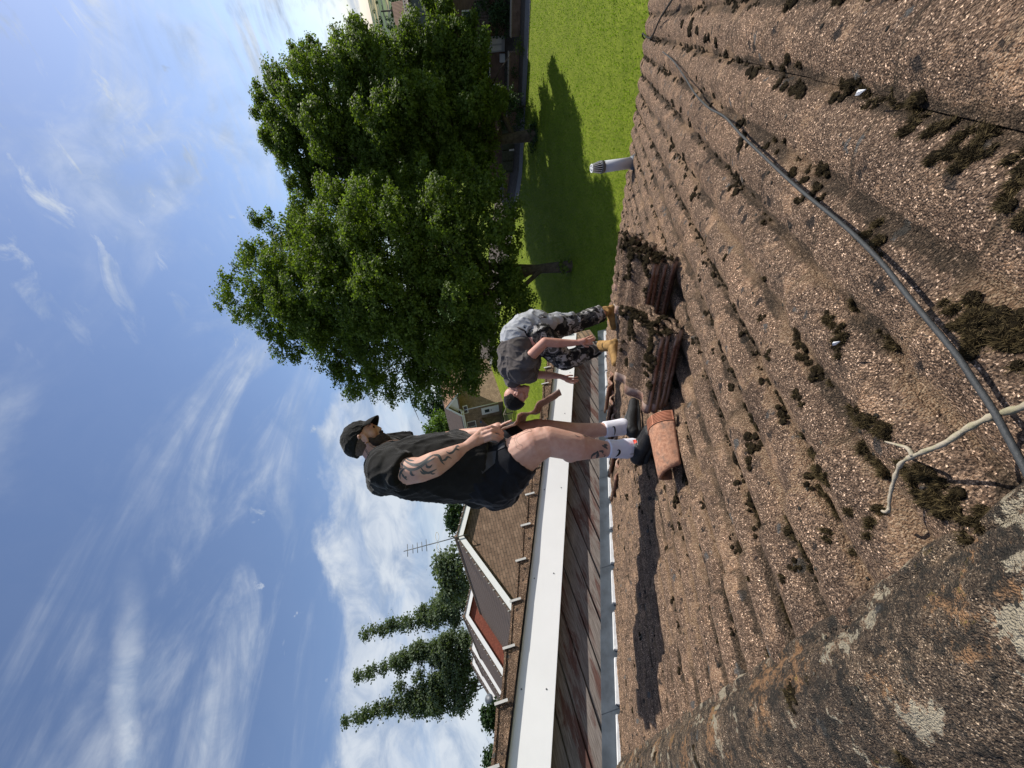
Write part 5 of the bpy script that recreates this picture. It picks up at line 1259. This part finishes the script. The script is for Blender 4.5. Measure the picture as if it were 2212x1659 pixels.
for lay in (0, 1):
    for i in range(9):
        for j in range(15):
            a = -1.0+2.0*j/14; V.append(cc_+fc*(.108*math.cos(a))+sc_*(.094*math.sin(a))+fp*(.082*(i/8)*math.cos(a*.85))-uc*(.016*math.sin(a)**2*(i/8)+.002+(.004 if lay else 0))+uc*.006*math.sin(math.pi*i/8))
for i in range(8):
    for j in range(14): b = i*15+j; F.append((b, b+1, b+16, b+15)); b += 135; F.append((b, b+15, b+16, b+1))
for j in range(14): b = 8*15+j; F.append((b, b+1, 135+b+1, 135+b)); F.append((j, 135+j, 136+j, j+1))
for i in range(8): b = i*15; F.append((b, b+15, 135+b+15, 135+b)); b += 14; F.append((b, 135+b, 150+b, b+15))
mesh_py('peak', V, F, MT['cloth_black'], crown_o, True)
frm = (f1, hs1, u1)
B = Body(); 
for d in (-1, 1): B.limb((HP1(.012, -.045, .064*d), .017), (HP1(.032, -.082, .050*d), .027), (HP1(.070, -.108, .020*d), .034))
B.limb((HP1(.078, -.106, -.02), .033), (HP1(.078, -.106, .02), .033)); B.limb((HP1(.060, -.075, -.045), .022), (HP1(.088, -.078, -.024), .020)); B.limb((HP1(.060, -.075, .045), .022), (HP1(.088, -.078, .024), .020)); B.limb((HP1(.094, -.047, -.03), .009), (HP1(.101, -.046, 0), .010), (HP1(.094, -.047, .03), .009))
B.fuse('beard', MT['beard'], m1, .004, 3, wrinkle(.0016, 90., u1, 1., 1.))
B = Body(); B.ball(HP1(-.030, .012), .099, (1.0, .835, .99), frm)
for v_ in B.bm.verts:
    q = (v_.co-hc).dot(f1); v_.co -= f1*max(0, q+.012)
B.fuse('hair', MT['stubble'], m1, .005, 3)
for d in (-1, 1):
    B = Body(); B.ball(HP1(.080, .006, .030*d), .0125); B.fuse('eye', MT['beard'], m1, .003, 1)
# socks and shoes
def shoe(heel, toe, up, L_, mats, parent, tall=0.052, wide=.048):
    f = (toe-heel).normalized(); s_ = up.cross(f).normalized(); up = f.cross(s_)
    def P(a, b, c): return heel+f*a+up*b+s_*c
    B = Body()
    for c in (-.012, .012):
        B.limb((P(.03, .045, c), .036), (P(.06, .060, c), .040), (P(.06, tall+.02, c), .038), flat1=True)
        B.limb((P(.05, .060, c), .040), (P(.12, .055, c), .040), (P(.20, .038, c*1.4), .036), (P(L_-.035, .030, c*1.1), .031))
    up_o = B.fuse('shoe', MT[mats[0]], parent, .0048, 3, wrinkle(.0012, 60., f, 1., 1.))
    B = Body()
    B.limb((P(.036, .012, 0), .041), (P(.10, .010, 0), .037), (P(.20, .010, .003), .049), (P(L_-.04, .012, 0), .038))
    for v_ in B.bm.verts:
        q = (v_.co-heel).dot(up); v_.co += up*((max(-.004, min(.026, q)))-q)
    so_ = B.fuse('sole', MT[mats[1]], up_o, .005, 2)
    return up_o, P
sN, PN = shoe(hN, tN+(tN-hN).normalized()*.02, NR*.7+Vector((0, 0, .3)), (tN-hN).length+.03 if (tN-hN).length < .33 else .33, ('shoe_black', 'sole_black'), m1)
sF, PF = shoe(hF, tF, NR*.7+Vector((0, 0, .3)), .31, ('shoe_black', 'sole_black'), m1)
for (P_, so_) in ((PN, sN), (PF, sF)):
    bm = bmesh.new()
    for k in range(5): a = .115+.017*k; h = .098-.006*k; add_tube(bm, [P_(a, h-.014, -.030), P_(a+.004, h+.004, -.008), P_(a+.012, h+.002, .012), P_(a+.014, h-.016, .030)], .0030, 6)
    for sg in (-1, 1): add_tube(bm, smooth_path([P_(.11, .10, 0), P_(.105, .118, .018*sg), P_(.13, .115, .036*sg), P_(.125, .092, .030*sg)], 4), .0020, 6)
    from_bm('laces', bm, MT['lace'], so_, True)
B = Body(); B.limb((at(690, 1311, 2.27), .0545), (at(689, 1332, 2.285), .054), (at(690, 1352, 2.30), .060), (at(694, 1366, 2.31), .052), flat0=True, seg=28)
sk = B.fuse('sock', MT['sock'], m1, .0045, 2); bk = bvh_of(sk)
def rib(name, bv, X0, X1, Ya, Yb, sk_, k=13):
    ink(name, [([(X0+(X1-X0)*i/k, Ya), (X0+(X1-X0)*i/k+.5, (Ya+Yb)/2), (X0+(X1-X0)*i/k, Yb)], (.3, .35, .3)) for i in range(1, k)], bv, MT['plastic_white'], sk_, .0010)
def S4(x, y): return (808.7-.1323*y, 1261.8+.1323*x)
ink('swoosh', [([S4(540, 928), S4(560, 918), S4(578, 935), S4(575, 965), S4(555, 995), S4(530, 1015), S4(508, 1032)], (1.2, 2.2, 4.2, 4.8, 3.6, 1.6, .5))], bk, MT['black'], sk, .0022)
rib('ribbing', bk, 672, 708, 1318, 1360, sk)
B = Body(); B.limb((at(731, 1305, 2.545), .053), (at(734, 1325, 2.555), .053), (at(737, 1345, 2.57), .057), flat0=True, seg=28)
sk2 = B.fuse('sock', MT['sock'], m1, .0045, 2); bk2 = bvh_of(sk2)
ink('swoosh', [([S4(462, 550), S4(478, 540), S4(495, 552), S4(503, 590), S4(502, 630), S4(497, 655), S4(488, 682)], (1.0, 1.8, 3.0, 3.0, 2.2, 1.4, .5))], bk2, MT['black'], sk2, .0022)
rib('ribbing', bk2, 718, 750, 1312, 1345, sk2)
bvN = bvh_of(sN, sk); patch('tongue_tag', [S4(790, 765), S4(850, 755), S4(875, 795), S4(820, 825)], bvN, MT['shoe_tag'], sN, .003, 6)
# tattoos on the near arm, thigh, calf and neck
bvb = bvh_of(body1)
def A2_(x, y): return (781.2-.1323*y, 822.9+.1323*x)
arm = [([(372, 872), (440, 920), (520, 952), (610, 950), (700, 905), (790, 830), (860, 792)], 4.2), ([(330, 935), (390, 985), (450, 1025), (540, 1030), (640, 990), (740, 920), (830, 870), (892, 832)], 4.4), ([(860, 795), (930, 800), (970, 850), (990, 900), (1035, 952)], 4.2), ([(985, 890), (1050, 870), (1090, 825), (1150, 852)], 3.4), ([(500, 1030), (490, 1085), (515, 1120), (552, 1122)], 3.8), ([(735, 935), (755, 985), (800, 990), (838, 950)], 3.8), ([(655, 1005), (700, 1060), (770, 1085), (840, 1060), (912, 1020)], 3.8), ([(640, 1050), (690, 1095), (750, 1098)], 3.), ([(800, 1075), (840, 1100), (885, 1092)], 2.6), ([(395, 1000), (335, 1060), (310, 1120), (318, 1185)], 3.2), ([(340, 1085), (360, 1130), (400, 1175), (432, 1202)], 2.8), ([(385, 1160), (410, 1150), (420, 1170)], 2.), ([(1065, 742), (1120, 768), (1180, 740), (1215, 690), (1235, 655)], 3.2), ([(1200, 690), (1240, 702), (1280, 715)], 2.4), ([(1215, 665), (1250, 645), (1278, 660)], 2.), ([(400, 850), (470, 880), (540, 890)], 2.6), ([(290, 1010), (320, 1020), (345, 1015)], 2.2)]
ink('tattoo', [([A2_(*p) for p in pts], (w_*.5, w_*1.45, w_*1.2, w_*.3)) for pts, w_ in arm], bvb, MT['tattoo'], body1)
def T3_(x, y): return (781.2-.1323*y, 1042.4+.1323*x)
cr = [[(760, 365), (800, 385), (790, 410), (740, 415), (600, 480), (560, 520)], [(560, 520), (560, 570), (600, 620), (650, 640), (630, 700), (550, 670), (548, 610), (520, 560)], [(520, 560), (540, 480), (600, 430), (700, 400), (760, 365)], [(470, 540), (520, 520), (560, 520)], [(650, 640), (600, 620)]]
ink('tattoo', [([T3_(*p) for p in pts], (.45, .5, .45)) for pts in cr], bvb, MT['tattoo_light'], body1)
cf = [([(1770, 860), (1790, 800), (1850, 760), (1880, 725)], 5), ([(1880, 730), (1880, 800), (1850, 850)], 7), ([(1900, 730), (1955, 735), (1960, 770)], 6), ([(1900, 850), (1950, 840), (2000, 800), (1960, 780)], 2.4), ([(1950, 640), (2000, 660), (2040, 700)], 6), ([(1980, 620), (2040, 640)], 5), ([(1500, 460), (1540, 485), (1590, 495)], 1.4), ([(1640, 480), (1720, 500)], 1.2)]
ink('tattoo', [([T3_(*p) for p in pts], w_) for pts, w_ in cf], bvb, MT['tattoo'], body1)
def H0(x, y): return (808.7-.0992*y, 713.2+.0992*x)
nk = [([(860, 1120), (960, 1180), (1080, 1190), (1180, 1130)], 1.2), ([(900, 1140), (1000, 1130), (1080, 1150)], .8), ([(1060, 1050), (1120, 960), (1200, 940), (1290, 960)], 1.4), ([(1080, 1070), (1180, 1040), (1240, 980), (1330, 1000)], 1.4), ([(1130, 960), (1180, 1010), (1150, 1070)], 1.), ([(1230, 930), (1260, 1000), (1220, 1080)], 1.), ([(1180, 1080), (1260, 1070), (1320, 1030)], 1.2), ([(740, 1200), (800, 1280), (820, 1340)], 1.6), ([(700, 1160), (780, 1210), (850, 1300)], 1.2)]
ink('tattoo', [([H0(*p) for p in pts], w_) for pts, w_ in nk], bvb, MT['tattoo'], body1)
# the tile in his hands
Ta, Tb = at(733, 1084, 2.30), at(818, 1208, 2.27)
tv = (Tb-Ta).normalized(); tu = (FW-XC*.13-YC*.09); tu = (tu-tv*tu.dot(tv)).normalized()
make_tile(Ta-tu*.02, tu, tv, 'reddish double-roll tile held in both hands by the standing man', None, Wd=.41, T=.013, nx=48, seed=90, prof=([0, .03, .12, .187, .257, .308, .372, .459, .537, .608, .651, .77, 1.], [0, .002, -.008, -.015, -.006, .017, .014, -.011, -.016, .004, .012, .004, .002]))

# ---- the bending man
def Q(x, y, d): return at(1055.5-.2232*y, 1014.9+.2232*x, d)
bN_h, bN_t = roof_hit(922, 1338, .05), roof_hit(878, 1338, .05)
m2p = thing('person', 'man in grey T-shirt, beanie and camouflage trousers bending over the roof edge', 'person', bN_h)
B = Body(); D = 4.28
f2 = (-YC*.93-XC*.33-FW*.06).normalized(); u2 = (-XC*.93+YC*.35); u2 = (u2-f2*u2.dot(f2)).normalized()
hc2 = at(806, 1116, D)
HP2, hs2 = head(B, hc2, f2, u2, 1.1)
B.limb((at(842, 1108, D), .075), (at(818, 1113, D), .062))
B.limb((at(940, 1135, D), .15), (at(895, 1112, D), .15), (at(858, 1112, D), .14))
B.limb((at(872, 1122, D-.18), .068), (at(893, 1150, D-.26), .056), (at(920, 1177, D-.27), .050), (at(918, 1205, D-.26), .048), (at(918, 1232, D-.25), .037), (at(919, 1248, D-.25), .030), (at(922, 1262, D-.25), .034))
for pts in ([(919, 1262, -.25), (921, 1274, -.25), (925, 1284, -.24)], [(923, 1263, -.25), (926, 1274, -.25), (930, 1283, -.24)], [(926, 1262, -.24), (931, 1272, -.23), (934, 1280, -.22)], [(917, 1260, -.26), (915, 1271, -.26), (917, 1280, -.25)], [(918, 1255, -.27), (911, 1263, -.28), (910, 1271, -.28)]): finger(B, [at(x, y, D+d) for x, y, d in pts], .0115)
B.limb((at(862, 1122, D+.20), .066), (at(850, 1160, D+.24), .050), (at(848, 1190, D+.22), .042), (at(846, 1210, D+.21), .029), (at(842, 1222, D+.21), .034))
for pts in ([(840, 1224, .21), (838, 1236, .21), (837, 1249, .22)], [(843, 1226, .22), (842, 1238, .23), (844, 1248, .25)], [(838, 1224, .23), (835, 1236, .25), (834, 1247, .26)], [(836, 1222, .25), (832, 1232, .27), (831, 1242, .28)], [(846, 1222, .19), (848, 1230, .18), (848, 1237, .18)]): finger(B, [at(x, y, D+d) for x, y, d in pts], .0115)
B.limb((at(945, 1150, D+.08), .13), (at(955, 1222, D+.16), .085), (at(980, 1300, D+.22), .05)); B.limb((at(925, 1160, D-.1), .13), (at(880, 1222, D-.08), .085), (at(908, 1288, D+.0), .05))
body2 = B.fuse('body', MT['skin2'], m2p, .0055, 3)
B = Body()
B.limb((at(933, 1128, D), .182), (at(900, 1112, D), .180), (at(868, 1110, D), .165)); B.limb((at(905, 1125, D-.08), .17), (at(862, 1125, D-.1), .155)); B.limb((at(905, 1125, D+.1), .17), (at(862, 1125, D+.12), .155))
B.ball(at(850, 1142, D), .10); B.limb((at(858, 1112, D), .13), (at(838, 1108, D), .092), (at(829, 1107, D), .080), flat1=True)
B.limb((at(872, 1124, D-.17), .10), (at(880, 1140, D-.22), .092), (at(890, 1150, D-.26), .080), flat1=True, seg=24); B.limb((at(862, 1124, D+.2), .095), (at(851, 1156, D+.24), .080), flat1=True, seg=24)
B.ball(at(880, 1146, D), .12)
B.fuse('tshirt', MT['cloth_char'], m2p, .0095, 3, wrinkle(.016, 9., (YC*.9+XC*.2).normalized(), 2.8, 13.))
B = Body()
B.limb((at(938, 1138, D), .178), (at(955, 1158, D+.04), .165)); B.limb((at(948, 1168, D+.08), .160), (at(955, 1215, D+.14), .112), (at(962, 1245, D+.17), .095), (at(981, 1300, D+.22), .088), flat1=True, seg=24)
B.limb((at(930, 1168, D-.10), .150), (at(898, 1198, D-.10), .120), (at(880, 1222, D-.08), .102), (at(894, 1258, D-.04), .088), (at(908, 1292, D), .076), flat1=True, seg=24)
B.fuse('trousers', MT['camo'], m2p, .0095, 3, wrinkle(.016, 9., YC, 1.8, 23.))
B = Body()
B.limb((at(931, 1120, D), .190), (at(946, 1140, D+.02), .196), (at(954, 1158, D+.06), .185)); B.limb((at(954, 1156, D+.12), .13), (at(966, 1195, D+.16), .085), (at(974, 1236, D+.20), .045)); B.limb((at(952, 1156, D-.03), .13), (at(958, 1180, D), .10), (at(966, 1205, D+.06), .055))
B.fuse('undershirt', MT['cloth_lgrey'], m2p, .0095, 3, wrinkle(.016, 9., (YC+XC*.4).normalized(), 2.8, 33.))
B = Body(); fr2 = (f2, hs2, u2)
ub = (-XC*.80+YC*.60).normalized(); fb = (-YC*.80-XC*.60); fb = (fb-ub*fb.dot(ub)).normalized()
B, _s = dome(at(798, 1113, D), fb, ub, .122, .098, .135, .02)
bn = B.fuse('beanie', MT['cloth_black'], m2p, .0055, 3, wrinkle(.0035, 26., ub, 1., 4.))
B = Body(); B.ball(HP2(-.028, .004), .094, (1.0, .83, .95), fr2)
for v_ in B.bm.verts:
    q = (v_.co-hc2).dot(f2); v_.co -= f2*max(0, q+.012)
B.fuse('hair', MT['stubble'], m2p, .0055, 3)
for d in (-1, 1):
    B = Body(); B.ball(HP2(.081, .004, .030*d), .0118); B.fuse('eye', MT['beard'], m2p, .003, 1)
def boot(heel, toe, up, ank, parent):
    f = (toe-heel).normalized(); s_ = up.cross(f).normalized(); up = f.cross(s_)
    def P(a, b, c): return heel+f*a+up*b+s_*c
    B = Body(); B.limb((ank, .062), (P(.06, .08, 0), .054), flat0=True)
    for c in (-.014, .014): B.limb((P(.035, .05, c), .042), (P(.10, .065, c), .045), (P(.19, .045, c), .040), (P(.255, .038, c), .036))
    b_ = B.fuse('boot', MT['boot_tan'], parent, .006, 3, wrinkle(.002, 30., f, 1., 1.))
    B = Body(); B.limb((P(.035, .01, 0), .048), (P(.12, .01, 0), .044), (P(.20, .01, 0), .052), (P(.26, .012, 0), .040))
    for v_ in B.bm.verts: q = (v_.co-heel).dot(up); v_.co += up*(max(-.006, min(.026, q))-q)
    B.fuse('sole', MT['boot_sole'], b_, .006, 2)
boot(bN_h, bN_t, NR*.5+Vector((0, 0, .5)), at(911, 1296, D), m2p)
rh_ = at(1000, 1330, D+.28); s_r, y_r = sy_of(rh_); rh_ = rp(s_r, y_r, .05)
boot(rh_, rh_-XC*.25+Vector((0, .05, -.02)), NR*.5+Vector((0, 0, .5)), at(986, 1306, D+.23), m2p)
